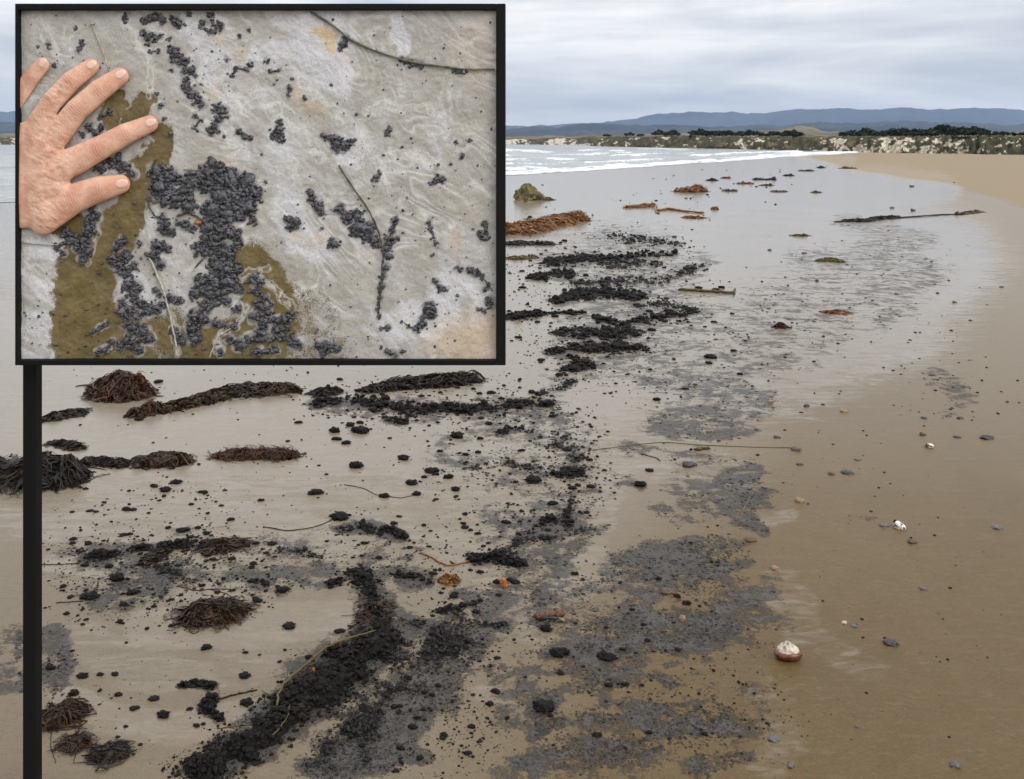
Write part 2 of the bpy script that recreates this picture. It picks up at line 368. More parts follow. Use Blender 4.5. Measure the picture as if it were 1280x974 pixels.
M['kelp_olive'] = kelp_material('olive_kelp', [(0.2, (0.03, 0.025, 0.008)), (0.55, (0.08, 0.06, 0.015)), (0.9, (0.22, 0.15, 0.03))])
def stone_material(name, a, bcol, rough=0.35, scale=3.2, sharp=(0.4, 0.6)):
    m, nt, b = new_mat(name)
    tc = nt.nodes.new('ShaderNodeTexCoord').outputs['Object']
    n = noise(nt, tc, scale, 5.0, 0.65)
    put(nt, b, Base_Color=mixc(nt, smooth(nt, n, *sharp), a, bcol), Roughness=rough)
    bump(nt, b, n, 0.5, 0.003)
    return m

# ------------------------------------------------------------------ the beach: one sheet, finest where the photo looks
def build_ground():
    cols = np.concatenate([np.linspace(-math.pi, -0.70, 20)[:-1], np.arctan((np.arange(-330, 1621, 2.6) - CX) / F), np.linspace(0.76, math.pi, 20)])
    rows = np.concatenate([[3600, 2000, 1400, 1150, 1040], np.arange(1000, 330, -2.0), np.arange(330, 215, -1.2), np.arange(215, 184, -0.6), [183, 182, 181, 180, 179.2, 178.6, 178.1, 177.7, 177.45, 177.3]])
    d = F * H / (rows - HY)
    dens = np.abs(cols) < 0.78
    A, D = np.meshgrid(cols, d)
    R = np.where(np.abs(A) < 0.9, D / np.cos(np.clip(A, -0.9, 0.9)), D / math.cos(0.9))   # straight rows in view, arcs elsewhere
    R = np.minimum(R, 7000)
    X, Y = R * np.sin(A), R * np.cos(A)
    px = np.where(Y > 0.2, CX + F * X / np.maximum(Y, 0.2), -3000.0)
    py = np.where(Y > 0.2, HY + F * H / np.maximum(Y, 0.2), 3000.0)
    wx, wy = X * 3.1, Y * 3.1
    wpx = px + (fbm(wx, wy) - 0.5) * 26; wpy = py + (fbm(wx + 40, wy + 9) - 0.5) * 12
    inview = (Y > 0.2) & (np.abs(A) < 0.8)
    grey = np.where(inview, np.maximum(field(wpx, wpy, GREY), 0), 0)
    black = np.zeros_like(grey)
    for pts, h, s, lab in MATS:
        black = np.maximum(black, stroke(wpx, wpy, [(x, y, r * 1.25) for x, y, r in pts]) * s)
    grey = np.where(inview, np.maximum(grey, black * 0.8), 0)
    # scattered fainter tar out of the view continues the same drift
    film = np.where(inview, field(wpx, wpy, FILM), 0.3)
    # dry berm at the far right, its edge running from the right of the frame to the surf
    edge = np.interp(px, [930, 1010, 1060, 1120, 1200, 1280, 1500, 2500], [190, 200, 216, 226, 236, 262, 300, 520])
    dry = np.where(Y > 0.2, np.clip((edge + (fbm(px * .02, py * .1) - .5) * 8 - py) / 7, 0, 1), np.clip((X - 9) / 3, 0, 1)) * (px > 930)
    dry = np.where((Y <= 0.2) & (X > 12), 1, dry)
    # paler, siltier wet sand seaward of the drift line, with sky sheen painted in
    mid = np.interp(py, [177, 300, 480, 560, 700, 800, 974], [1150, 1000, 980, 940, 800, 700, 640])
    pale = np.clip((mid - px) / 260 + 0.5, 0, 1)
    pale = pale * np.interp(py, [200, 420, 560, 760, 974], [1, 1, 0.95, 0.65, 0.5])
    pale = np.maximum(pale, np.interp(py, [177, 330, 470, 620, 760], [0.85, 0.8, 0.5, 0.12, 0.0]))
    Z = np.where(inview, (fbm(X * 1.3, Y * 1.3, 3) - 0.5) * 0.012, 0) * np.clip(D / 3, 0, 1)
    Z = Z * np.clip((60 - D) / 40, 0, 1)
    me = mesh_np('sand', np.stack([X.ravel(), Y.ravel(), Z.ravel()], 1), grid_faces(len(rows), len(cols))[:, ::-1])
    fattr(me, 'grey', grey); fattr(me, 'film', film); fattr(me, 'dry', dry); fattr(me, 'pale', pale)
    o = link('beach_sand', me, M['sand'])
    tag(o, 'broad flat beach of wet tan sand', kind='structure')
build_ground()
def gz(px, py):
    x, y, _ = gp(px, py)
    return (float(fbm(x * 1.3, y * 1.3, 3)) - 0.5) * 0.012 * min(y / 3, 1) * min(max((60 - y) / 40, 0), 1)

# ------------------------------------------------------------------ lump shapes shared by tar, stones and crumbs
def ico(sub):
    bm = bmesh.new(); bmesh.ops.create_icosphere(bm, subdivisions=sub, radius=1.0)
    v = np.array([x.co[:] for x in bm.verts]); f = np.array([[w.index for w in q.verts] for q in bm.faces]); bm.free()
    return v, f
ICO = {k: ico(k) for k in (1, 2, 3, 4)}
def rough_ball(sub, seed, amp=0.35, freq=1.3, flat=0.7):
    v, f = ICO[sub]
    out = np.empty_like(v)
    for i, p in enumerate(v):
        q = Vector(p) * freq + Vector((seed * 7.1, seed * 3.3, seed))
        k = 1 + amp * mnoise.noise(q) + amp * 0.6 * mnoise.noise(q * 2.3)
        out[i] = p * k
    out[:, 2] *= flat
    return out, f
BALLS = {s: [rough_ball(s, 11 * s + k, 0.45, 1.2 + 0.12 * k, 0.72) for k in range(7)] for s in (1, 2)}
def rotmats(n, tilt=3.14):
    a = rng.random(n) * 6.283; t = (rng.random(n) - 0.5) * tilt; s = rng.random(n) * 6.283
    ca, sa, ct, st, cs, ss = np.cos(a), np.sin(a), np.cos(t), np.sin(t), np.cos(s), np.sin(s)
    Rz = np.zeros((n, 3, 3)); Rz[:, 0, 0] = ca; Rz[:, 0, 1] = -sa; Rz[:, 1, 0] = sa; Rz[:, 1, 1] = ca; Rz[:, 2, 2] = 1
    Rx = np.zeros((n, 3, 3)); Rx[:, 0, 0] = 1; Rx[:, 1, 1] = ct; Rx[:, 1, 2] = -st; Rx[:, 2, 1] = st; Rx[:, 2, 2] = ct
    R2 = np.zeros((n, 3, 3)); R2[:, 0, 0] = cs; R2[:, 0, 1] = -ss; R2[:, 1, 0] = ss; R2[:, 1, 1] = cs; R2[:, 2, 2] = 1
    return Rz @ Rx @ R2
def lumps_mesh(name, P, S, sub=1, squash=(1, 1, 1), tilt=0.8):
    """one mesh of many small lumps at P (n,3) with radii S (n,)"""
    P = np.asarray(P, float); S = np.asarray(S, float); n = len(P)
    V, Fc, off = [], [], 0
    var = rng.integers(0, 7, n); R = rotmats(n, tilt)
    st = 1 + (rng.random((n, 3)) - 0.5) * 0.7
    for k in range(7):
        idx = np.where(var == k)[0]
        if not len(idx): continue
        bv, bf = BALLS[sub][k]
        w = bv[None] * st[idx][:, None]
        w = np.einsum('nij,nvj->nvi', R[idx], w) * S[idx][:, None, None]
        w = w * np.array(squash)[None, None] + P[idx][:, None]
        V.append(w.reshape(-1, 3))
        Fc.append((bf[None] + (np.arange(len(idx)) * len(bv))[:, None, None] + off).reshape(-1, 3))
        off += len(idx) * len(bv)
    return mesh_np(name, np.concatenate(V), np.concatenate(Fc))
def cluster_mesh(name, seed, n=5, sub=2, spread=0.7, flat=0.62):
    r = np.random.default_rng(seed)
    V, Fc, off = [], [], 0
    for k in range(n):
        bv, bf = rough_ball(sub, seed * 3 + k, 0.75, 1.9, 1.0)
        s = (0.75 if k == 0 else 0.3 + 0.35 * r.random())
        a = r.random() * 6.283; q = 0 if k == 0 else spread * (0.5 + 0.5 * r.random())
        w = bv * s + np.array([q * math.cos(a), q * math.sin(a), 0.1 * r.random()])
        V.append(w); Fc.append(bf + off); off += len(bv)
    V = np.concatenate(V); V[:, 2] = V[:, 2] * flat + 0.28
    return mesh_np(name, V, np.concatenate(Fc))

# ------------------------------------------------------------------ tar masses on the sand
def warp(px, py):
    x = (px - CX) / (py - HY) * H; y = F * H / (py - HY)
    return px + (fbm(x * 3.1, y * 3.1) - 0.5) * 26, py + (fbm(x * 3.1 + 40, y * 3.1 + 9) - 0.5) * 12
def mat_density(px, py, pts, s):
    x = (px - CX) / (py - HY) * H; y = F * H / (py - HY)
    wx, wy = warp(px, py)
    far = np.clip((480 - py) / 120, 0, 1)
    k = (fbm(x * 5, y * 5, 3) * (1 - far) + fbm(x * 2.4 + 3, y * 1.2, 3) * far) * 0.4 + fbm(x * 17 + 7, y * 17, 3) * 0.6
    return stroke(wx, wy, pts, 1.7, 1.5) * (0.35 + 0.65 * s) + (k - 0.565) * (1.7 if s >= 1.0 else 2.5) * np.clip(stroke(wx, wy, [(a, b, c * 1.5) for a, b, c in pts]) * 3, 0, 1)
lab_small = lambda l: 'largest black' not in l and 'heap' not in l and 'lump' not in l
def build_mat(pts, hmax, s, label):
    hmax *= .5 if pts[0][1] < 470 else .72
    if lab_small(label): s *= .9
    a = np.array(pts); r = a[:, 2].max() * 1.3
    x0, x1 = a[:, 0].min() - r, a[:, 0].max() + r
    y0, y1 = a[:, 1].min() - r / 1.7, a[:, 1].max() + r / 1.7
    sx = 2.0 if y1 > 500 else 1.2; sy = sx * 0.55
    gx, gy = np.arange(x0, x1, sx), np.arange(max(y0, 190), min(y1, 1000), sy)
    PX, PY = np.meshgrid(gx, gy)
    den = mat_density(PX, PY, pts, s)
    X = (PX - CX) / (PY - HY) * H; Y = F * H / (PY - HY)
    det = fbm(X * 45, Y * 45, 4); det2 = fbm(X * 120 + 3, Y * 120, 2)
    thr = 0.62
    hh = np.clip((den - thr) / 0.6, 0, 1) ** 0.7 * hmax * (0.25 + 0.9 * det + 0.25 * det2) - 0.002
    base = (fbm(X * 1.3, Y * 1.3, 3) - 0.5) * 0.012 * np.clip(Y / 3, 0, 1)
    Z = np.where(den > thr, hh, -0.004) + base
    Fc = grid_faces(*PX.shape)[:, ::-1]
    keep = (den.ravel()[Fc] > thr).any(1)
    Fc = Fc[keep]
    if len(Fc) < 6: return None
    used = np.unique(Fc); re = np.full(PX.size, -1); re[used] = np.arange(len(used))
    V = np.stack([X.ravel(), Y.ravel(), Z.ravel()], 1)[used]
    cen = gp(*a[len(a) // 2][:2])
    root = empty('tar_mass', (cen[0], cen[1], 0), label, 'tar', 'tar masses washed along the drift line')
    me = mesh_np('tar_crust', V - np.array([cen[0], cen[1], 0]), re[Fc])
    tag(link('crust', me, M['tar'], root), kind='stuff')
    # crumbs standing out of and around the crust
    area = (x1 - x0) * (y1 - y0)
    n = int(min(17000, area * (0.60 if y1 < 470 else 0.34)))
    qx, qy = rng.uniform(x0, x1, n), rng.uniform(max(y0, 190), min(y1, 1000), n)
    qd = mat_density(qx, qy, pts, s)
    ok = qd > 0.04 + 0.42 * rng.random(n)
    qx, qy, qd = qx[ok], qy[ok], qd[ok]
    if len(qx):
        m_ = H / (qy - HY)
        hx = np.clip((qd - 0.45) / 0.7, 0, 1) ** 0.7 * hmax * 0.75
        bx = (qx - CX) * m_; by = F * m_
        S = np.clip(m_ * (0.6 + 3.6 * rng.random(len(qx)) ** 4.0), 0.0022, 0.07) * (0.6 if s < 0.7 else 0.85) * np.clip(0.65 + qd * .5, .6, 1.15)
        gz_ = (fbm(bx * 1.3, by * 1.3, 3) - 0.5) * 0.012 * np.clip(by / 3, 0, 1)
        P3 = np.stack([bx - cen[0], by - cen[1], hx + S * 0.25 + gz_], 1); bigc = S / m_ > 1.5
        for sel, sb_ in ((bigc, 2), (~bigc, 1)):
          if sel.sum() > 3: tag(link('tar_crumbs', lumps_mesh('tar_crumbs', P3[sel], S[sel], sb_), M['tar_grey'] if s < 0.7 else M['tar'], root), kind='stuff')
    return root
for i, (pts, h, s, lab) in enumerate(MATS):
    build_mat(pts, h, s, lab)

# ------------------------------------------------------------------ single tar lumps
LUMP = [cluster_mesh('tar_lump', 20 + k, 5 + k % 4, 3) for k in range(9)]
for me in LUMP: me.materials.append(M['tar'])
n_lump = [0]
def tar_lump(px, py, w, label, group=None, tall=1.0):
    """w: width in photo pixels"""
    me = LUMP[n_lump[0] % 9]; n_lump[0] += 1
    o = bpy.data.objects.new('tar_lump', me); C.objects.link(o)
    x, y, _ = gp(px, py)
    s = w * mpp(py) * 0.5 / 1.05
    o.location = (x, y, gz(px, py) - 0.02 * s)
    o.scale = (s * random.uniform(0.9, 1.1), s * random.uniform(0.7, 1.0), s * random.uniform(0.75, 1.05) * tall)
    o.rotation_euler = (0, 0, random.uniform(-0.5, 0.5) + (math.pi if random.random() < .5 else 0))
    return tag(o, label, 'tar lump', group)
NAMED_LUMPS = [
    (418, 539, 19, 'left tar lump of the pair beside the compact tar heap'), (451, 539, 24, 'widest lump of the pair below the tar bank'),
    (433, 554, 14, 'round upright tar lump just below the lump pair'), (438, 531, 13, 'flat tar flake behind the lump pair'),
    (421, 549, 11, 'flat tar flake left of the round upright lump'), (445, 583, 21, 'lone tar lump in open sand right of the spiky kelp'),
    (505, 573, 16, 'grey tar lump between the spiky kelp and the speckled band'), (515, 605, 16, 'tar lump above the faint kelp thread'),
    (481, 622, 13, 'tar lump on the faint kelp thread'), (521, 619, 13, 'tar lump at the right end of the faint kelp thread'),
    (395, 617, 18, 'irregular tar lump alone on the left sand'), (326, 627, 9, 'small tar bit left of the irregular lone lump'),
    (424, 649, 24, 'slanted tar lump at the tip of the thin curved stem'), (540, 590, 16, 'tar lump at the left foot of the speckled band'),
    (560, 597, 14, 'grey tar smear right of a tar lump at the band foot'), (570, 613, 13, 'tar lump in the gap of the speckled band'),
    (545, 625, 7, 'little black tar bead beside the speckled band'), (572, 546, 19, 'tar lump right of the compact heap under the bank'),
    (611, 530, 11, 'upright tar lump beneath the grey tar bank'), (600, 548, 9, 'small tar lump left of the tar heap'),
    (220, 604, 16, 'brown tar lump below the left kelp row'), (206, 614, 17, 'flatter tar lump touching the brown one'),
    (229, 665, 14, 'rounded tar lump above the long low tar ridge'), (210, 661, 8, 'tiny tar lump left of the rounded one'),
    (104, 846, 15, 'first of three lumps in a row near the sign post'), (125, 844, 10, 'middle of three lumps in a row near the sign post'),
    (144, 844, 11, 'last of three lumps in a row near the sign post'), (306, 846, 17, 'round tar lump right of the flat tar bar'),
    (258, 811, 14, 'tar lump under the brown kelp tangle'), (307, 817, 8, 'small tar lump right below the brown kelp tangle'),
    (192, 875, 14, 'pointed tar lump left of the flat tar bar'), (168, 887, 12, 'tar lump left below the pointed one'),
    (148, 870, 10, 'thin tar lump in the puddled sand'), (205, 895, 16, 'long tar flake in the puddled sand'),
    (309, 880, 15, 'tar lump on the wet patch left of the largest mass'), (246, 908, 9, 'tar bit below the hooked lump'), (254, 906, 8, 'tar bit right beside another below the hooked lump'),
    (92, 868, 13, 'forked tar lump left of the puddle'), (157, 909, 7, 'small tar bead below the puddle'),
    (361, 785, 16, 'lone tar lump left of the largest mass'), (354, 740, 15, 'grey tar lump under the rounded tar heap'),
    (386, 823, 11, 'small tar lump near the upper edge of the largest mass'), (424, 790, 12, 'thin tar bit at the neck of the largest mass'),
    (113, 747, 24, 'dark lump left of the brown kelp tangle'), (147, 724, 20, 'blocky lump below the long low ridge'),
    (166, 742, 20, 'lump between the blocky one and the kelp tangle'), (88, 747, 8, 'thin flake left of the dark lump'),
    (757, 822, 25, 'grey tar cake under the driftwood chunk'), (680, 884, 30, 'broad grey tar cake near the bottom edge'),
    (700, 818, 22, 'dark spot of tar on the lower grey patch'), (555, 919, 11, 'lone lump on the sand right of the tar flank'),
    (847, 745, 10, 'tar crumb below the dark shell'), (893, 403, 8, 'lone black lump right of the broad tar banks'),
    (849, 402, 7, 'tar lump at the tip of the tar bank'), (860, 403, 6, 'second tar lump beyond the tip of the tar bank'), (881, 409, 5, 'tar bead below the lone black lump'),
    (917, 439, 9, 'tar lump on the grey smear in mid beach'), (888, 447, 16, 'dark pair of bits in mid beach'),
    (856, 486, 8, 'black lump on the upper grey patch'), (690, 521, 10, 'black lump under the grey bank'),
    (653, 533, 6, 'small black lump right of the grey bank'), (718, 717, 9, 'flat bit on the pale wet swash'),
    (643, 728, 12, 'tar bit right of the orange float'), (600, 716, 11, 'tar bit under the heap above the float'),
    (1035, 326, 9, 'black knob on the small weed heap'), (800, 607, 17, 'tar bit in the open tan sand'), (812, 588, 12, 'lower tar bit left of the shiny stone'),
    (690, 631, 13, 'black lump atop the hooked ridge'), (667, 602, 22, 'grey flat lump inside the speckled band'), (722, 607, 9, 'tar bead at the edge of the speckled band'),
]
for px, py, w, lab in NAMED_LUMPS:
    tar_lump(px, py, w, lab, 'single tar lumps on the sand', 0.8)

# scattered crumbs: the larger ones single things, the rest one stuff mesh
SPECK = [  # areas with many loose crumbs: stroke, chance
    ([(560, 600, 60), (640, 590, 90), (700, 570, 70), (740, 610, 45), (690, 640, 60), (610, 650, 60)], 1.0),
    ([(690, 505, 40), (720, 540, 50), (735, 585, 40)], 1.0), ([(640, 480, 50), (700, 490, 40)], .5), ([(250, 640, 120), (150, 650, 90)], .42),
    ([(120, 720, 80), (300, 720, 90), (220, 745, 80)], .8), ([(110, 762, 60), (200, 760, 80)], .5), ([(480, 700, 90), (600, 690, 90), (560, 730, 80)], .7),
    ([(450, 660, 60), (520, 670, 50)], .6), ([(760, 870, 160), (820, 800, 160), (760, 740, 120), (860, 690, 90)], .16), ([(950, 800, 60), (950, 920, 70)], .2),
    ([(700, 300, 130), (800, 310, 100), (660, 330, 70)], .8), ([(720, 355, 130), (820, 370, 100)], .9), ([(740, 410, 130), (820, 400, 60)], .9),
    ([(720, 450, 110), (780, 440, 90), (760, 470, 80)], .6), ([(700, 265, 60), (790, 243, 60), (850, 245, 60)], .5), ([(860, 235, 90), (960, 222, 60), (1000, 215, 30)], .8),
    ([(880, 470, 130), (950, 420, 120), (1050, 360, 120)], .18), ([(1130, 350, 120), (1190, 500, 90)], .14), ([(430, 560, 120), (300, 600, 140)], .10),
    ([(560, 850, 90), (540, 920, 110), (600, 800, 70)], .7), ([(180, 860, 160), (300, 830, 120), (130, 920, 90)], .05), ([(1100, 700, 200), (1100, 850, 200)], .02),
    ([(1060, 240, 180), (1160, 215, 90)], .05), ([(500, 480, 220), (250, 480, 200)], .08), ([(900, 900, 60), (880, 850, 80)], .2), ([(420, 500, 60), (560, 512, 70), (680, 508, 70)], .9), ([(90, 690, 60), (200, 690, 80), (300, 690, 60)], .9),
    ([(60, 830, 50), (60, 870, 40)], .7), ([(1000, 560, 220), (1060, 640, 180)], .03),
]
LAND = [(986, 815, 'white clam shell'), (1123, 653, 'black and white whelk'), (688, 770, 'driftwood chunk'), (629, 729, 'orange float'), (861, 577, 'shiny black stone'), (265, 768, 'brown kelp tangle'),
        (265, 885, 'hooked tar lump'), (250, 858, 'flat tar bar'), (75, 897, 'lower left kelp clump'), (330, 727, 'rounded tar heap'), (465, 664, 'short tar bank'), (270, 685, 'end of the long tar ridge'), (120, 695, 'left end of the long tar ridge'),
        (320, 568, 'spiky kelp'), (203, 575, 'bushy dark kelp'), (424, 649, 'slanted tar lump'), (835, 736, 'mottled shell stone'), (757, 822, 'grey tar cake'), (680, 884, 'broad grey tar cake'), (878, 562, 'small dark stick'),
        (885, 366, 'half buried stick'), (665, 283, 'orange kelp pile'), (661, 244, 'green rock'), (850, 263, 'driftwood branch'), (865, 238, 'orange rock heap'), (1036, 326, 'small weed heap'), (1048, 391, 'rusty weed strip'), (976, 409, 'short weed tuft'),
        (893, 403, 'lone black lump'), (715, 455, 'dark tar neck'), (765, 325, 'long dark tar bar'), (715, 640, 'hooked tar ridge'), (705, 594, 'joined tar heaps'), (650, 540, 'tar heap by the speckled band'), (566, 726, 'orange kelp blade'),
        (450, 725, 'top of the largest tar mass'), (395, 868, 'middle of the largest tar mass'), (290, 940, 'lower end of the largest tar mass'), (938, 673, 'brown tip stone'), (1114, 800, 'smooth black pebble'), (853, 770, 'pale brown chip'), (830, 895, 'lower grey patch'),
        (960, 921, 'flat grey piece'), (555, 919, 'lone lump by the tar flank'), (650, 510, 'grey tar bank'), (760, 405, 'broad tar banks'), (800, 350, 'broken tar bank'), (812, 588, 'lower tar bit by the stone'), (600, 700, 'heap above the float')]
ORD = ['nearest', 'second', 'third', 'fourth', 'fifth', 'sixth', 'seventh', 'eighth', 'ninth', 'tenth', 'eleventh', 'twelfth', 'thirteenth', 'fourteenth', 'fifteenth', 'sixteenth']
def land_labels(pts):
    bins = {}
    for i, (x, y) in enumerate(pts):
        l = min(LAND, key=lambda q: math.hypot(q[0] - x, (q[1] - y) * 1.7)); dx, dy = x - l[0], (y - l[1]) * 1.7
        side = ('right of' if dx > 0 else 'left of') if abs(dx) > abs(dy) else ('in front of' if dy > 0 else 'behind')
        bins.setdefault((l[2], side), []).append((math.hypot(dx, dy), i))
    out = {}
    for (nm, side), v in bins.items():
        for k, (_, i) in enumerate(sorted(v)):
            out[i] = ('loose tar crumb close %s the %s' % (side, nm)) if len(v) == 1 else '%s loose tar crumb counted %s the %s' % (ORD[min(k, 15)], side, nm)
    return out
def scatter():
    n = 130000
    qx = rng.uniform(20, 1280, n); qy = rng.uniform(205, 974, n)
    p = field(qx, qy, SPECK) * np.interp(qy, [215, 290, 340], [.14, .4, 1]) * np.interp(fbm(qx * 0.03, qy * 0.06), [0.3, 0.6], [0.25, 1.2])
    ok = rng.random(n) < p * 0.36
    qx, qy = qx[ok], qy[ok]
    m_ = H / (qy - HY)
    S = np.exp(rng.normal(math.log(0.82), 0.72, len(qx))) * m_
    S = np.clip(S, 0.0016, np.minimum(0.05, np.where(qx > 930, 2.0, 5.0) * m_)) * np.interp(qy, [220, 500, 974], [0.95, 1.1, 1.15])
    big = np.argsort(-S / m_)
    lim = 170
    labs = land_labels([(qx[k], qy[k]) for k in big[:lim]])
    for i_, k in enumerate(big[:lim]):
        x, y = qx[k], qy[k]
        where = ('on the speckled tar band' if 520 < x < 760 and 480 < y < 660 else
                 'among the tar bars near the sea' if y < 470 and x > 600 else
                 'on the grey tar patches' if x >= 600 else 'on the tarry sand left of the largest mass')
        tar_lump(float(x), float(y), float(2.0 * S[k] / m_[k]), labs[i_], 'loose crumbs ' + where, 0.8)
    rest = big[lim:]
    bx, by = (qx - CX) * m_, F * m_
    P = np.stack([bx, by, (fbm(bx * 1.3, by * 1.3, 3) - .5) * 0.012 * np.clip(by / 3, 0, 1) + S * 0.15], 1)
    o = link('tar_specks', lumps_mesh('tar_specks', P[rest], S[rest], 1, (1, 1, .7)), M['tar'])
    tag(o, 'fine black tar specks strewn over the wet sand', 'tar specks', kind='stuff')
    print('specks', len(rest))
scatter()
def grains():
    n = 220000
    qx = rng.uniform(20, 1280, n); qy = 260 + (974 - 260) * rng.random(n) ** .8
    wx, wy = warp(qx, qy)
    x = (qx - CX) / (qy - HY) * H; y = F * H / (qy - HY)
    d = field(wx, wy, GREY) * 1.0 + (fbm(x * 13, y * 13, 4) - .5) * 1.3
    ok = (d > .40 + .5 * rng.random(n)) & (rng.random(n) < .42)
    qx, qy, x, y, d = qx[ok], qy[ok], x[ok], y[ok], d[ok]
    m_ = H / (qy - HY)
    S = np.clip(m_ * (.55 + 1.5 * rng.random(len(qx)) ** 3), .0012, .03)
    P = np.stack([x, y, (fbm(x * 1.3, y * 1.3, 3) - .5) * .012 * np.clip(y / 3, 0, 1) + S * .08], 1)
    tag(link('tar_grains', lumps_mesh('tar_grains', P, S, 1, (1.3, 1.3, .4)), M['tar_film']), 'grey tar grains packed in thin patches on the sand', 'tar grains', kind='stuff')
    print('grains', len(P))
grains()
#@@PART2
# ------------------------------------------------------------------ kelp, stems, driftwood
def ribbon(P, W, up=0.0):
    """flat curled strip along the points P with widths W -> verts, quads"""
    P = np.asarray(P, float); n = len(P)
    T = np.gradient(P, axis=0); T /= np.linalg.norm(T, axis=1)[:, None] + 1e-9
    roll = up + np.cumsum(rng.normal(0, 0.28, n))
    B = np.cross(T, [0, 0, 1.0]); B /= np.linalg.norm(B, axis=1)[:, None] + 1e-9
    Nn = np.cross(B, T)
    S = B * np.cos(roll)[:, None] + Nn * np.sin(roll)[:, None]
    W = np.asarray(W)[:, None]
    V = np.empty((2 * n, 3)); V[0::2] = P - S * W; V[1::2] = P + S * W
    i = np.arange(n - 1) * 2
    return V, np.stack([i, i + 1, i + 3, i + 2], 1)
def join(parts):
    V, Fc, off = [], [], 0
    for v, f in parts:
        V.append(v); Fc.append(f + off); off += len(v)
    return np.concatenate(V), np.concatenate(Fc)
def kelp(pts, hpx, label, mat, n=160, width=(.005, .014), length=(.10, .26), floats=8, spiky=0.0, group='kelp washed up on the sand', name='kelp_clump'):
    """heap of kelp ribbons along (x, y, r) photo points; hpx = standing height in photo pixels"""
    a = np.array(pts, float); ym = a[:, 1].mean(); m_ = mpp(ym)
    c = gp(a[:, 0].mean(), ym); c = np.array([c[0], c[1], gz(a[:, 0].mean(), ym)])
    root = empty(name, c, label, 'kelp', group)
    hz = hpx * m_ * (0.8 if len(pts) == 1 else 0.62)
    G = np.array([gp(x, y) for x, y, r in pts]) - c; G[:, 2] = 0
    Rr = a[:, 2] * m_ * (ym - HY) / (a[:, 1] - HY)
    hs = rng.random() * 50
    def sample():
        p, r, q, an = sample0(); w_ = np.array([math.cos(an), math.sin(an)]) * 1.5
        return p, r * (.55 + .9 * float(fbm(w_[0] + hs + p[0] * 3, w_[1] + hs + p[1] * 3, 2))), q, an
    def sample0():
        if len(G) == 1: p, r = G[0], Rr[0]
        else:
            k = rng.integers(0, len(G) - 1); t = rng.random(); p = G[k] * (1 - t) + G[k + 1] * t; r = Rr[k] * (1 - t) + Rr[k + 1] * t
        q = math.sqrt(rng.random()); an = rng.random() * 6.283
        return p, r, q, an
    sc = 1.6 / max(Rr.max(), .02)
    hv = (lambda q: .8 + .4 * float(fbm(q[0] * sc + hs, q[1] * sc, 2))) if len(G) == 1 else (lambda q: .35 + 1.15 * float(fbm(q[0] * sc + hs, q[1] * sc, 2)))
    # heap under the ribbons
    L, S = [], []
    for k in range(int(26 + 10 * len(G))):
        p, r, q, an = sample(); q *= 0.8
        L.append(p + np.array([math.cos(an) * q * r, math.sin(an) * q * r * 0.7, (1 - q * q) * hz * 0.35])); S.append(min(r * 0.42, hz * 0.5 + 0.01) * (1.1 - q * 0.6))
    link('heap', lumps_mesh('kelp_heap', L, S, 2, (1, 1, 0.8)), M['kelp_dark'] if mat in ('kelp', 'kelp_dark') else M[mat], root)
    parts = []
    for k in range(int(n * 2.6)):
        p, r, q, an = sample()
        st = p + np.array([math.cos(an) * q * r, math.sin(an) * q * r * 0.8, 0])
        ln = rng.uniform(*length) * max(1, r / 0.12) ** 0.5; steps = 9
        lev = 0.45 + 0.6 * rng.random(); lim_ = 1.6 if k % 7 == 0 else 1.05; dirn = rng.random() * 6.283; P = []; cur = st[:2].copy()
        for s in range(steps):
            rel = np.linalg.norm(cur - p[:2]) / max(r, 1e-6)
            z = max(0, 1 - rel ** 2) ** .62 * hz * hv(cur) * (lev + 0.10 * rng.random()) + 0.003
            if spiky and s > 4 and k % 6 == 0: z += (s - 4) * hz * spiky
            P.append([cur[0], cur[1], z]); dirn += rng.normal(0, 0.75)
            if rel > lim_: dirn = math.atan2(p[1] - cur[1], p[0] - cur[0]) + rng.normal(0, 0.9)
            cur = cur + np.array([math.cos(dirn), math.sin(dirn) * 0.8]) * ln / steps
        w = rng.uniform(*width) * (m_ / 0.004) ** 0.5 * (0.34 if rng.random() < .75 else .62)
        parts.append(ribbon(P, w * np.sin(np.linspace(0.25, 3.0, steps)) * rng.uniform(.8, 1.2, steps), rng.normal(0, 0.6)))
    v, f = join(parts)
    fr = link('fronds', mesh_np('kelp_fronds', v, f), M[mat], root); tag(fr, kind='stuff')
    if floats:
        L, S = [], []
        for k in range(floats):
            p, r, q, an = sample()
            L.append(p + np.array([math.cos(an) * q * r, math.sin(an) * q * r * .8, (1 - q * q) * hz + .004])); S.append(rng.uniform(1.2, 2.4) * m_)
        tag(link('air_bladders', lumps_mesh('air_bladders', L, S, 2, (1, 1, 1), 3), M[mat], root), kind='stuff')
    return root
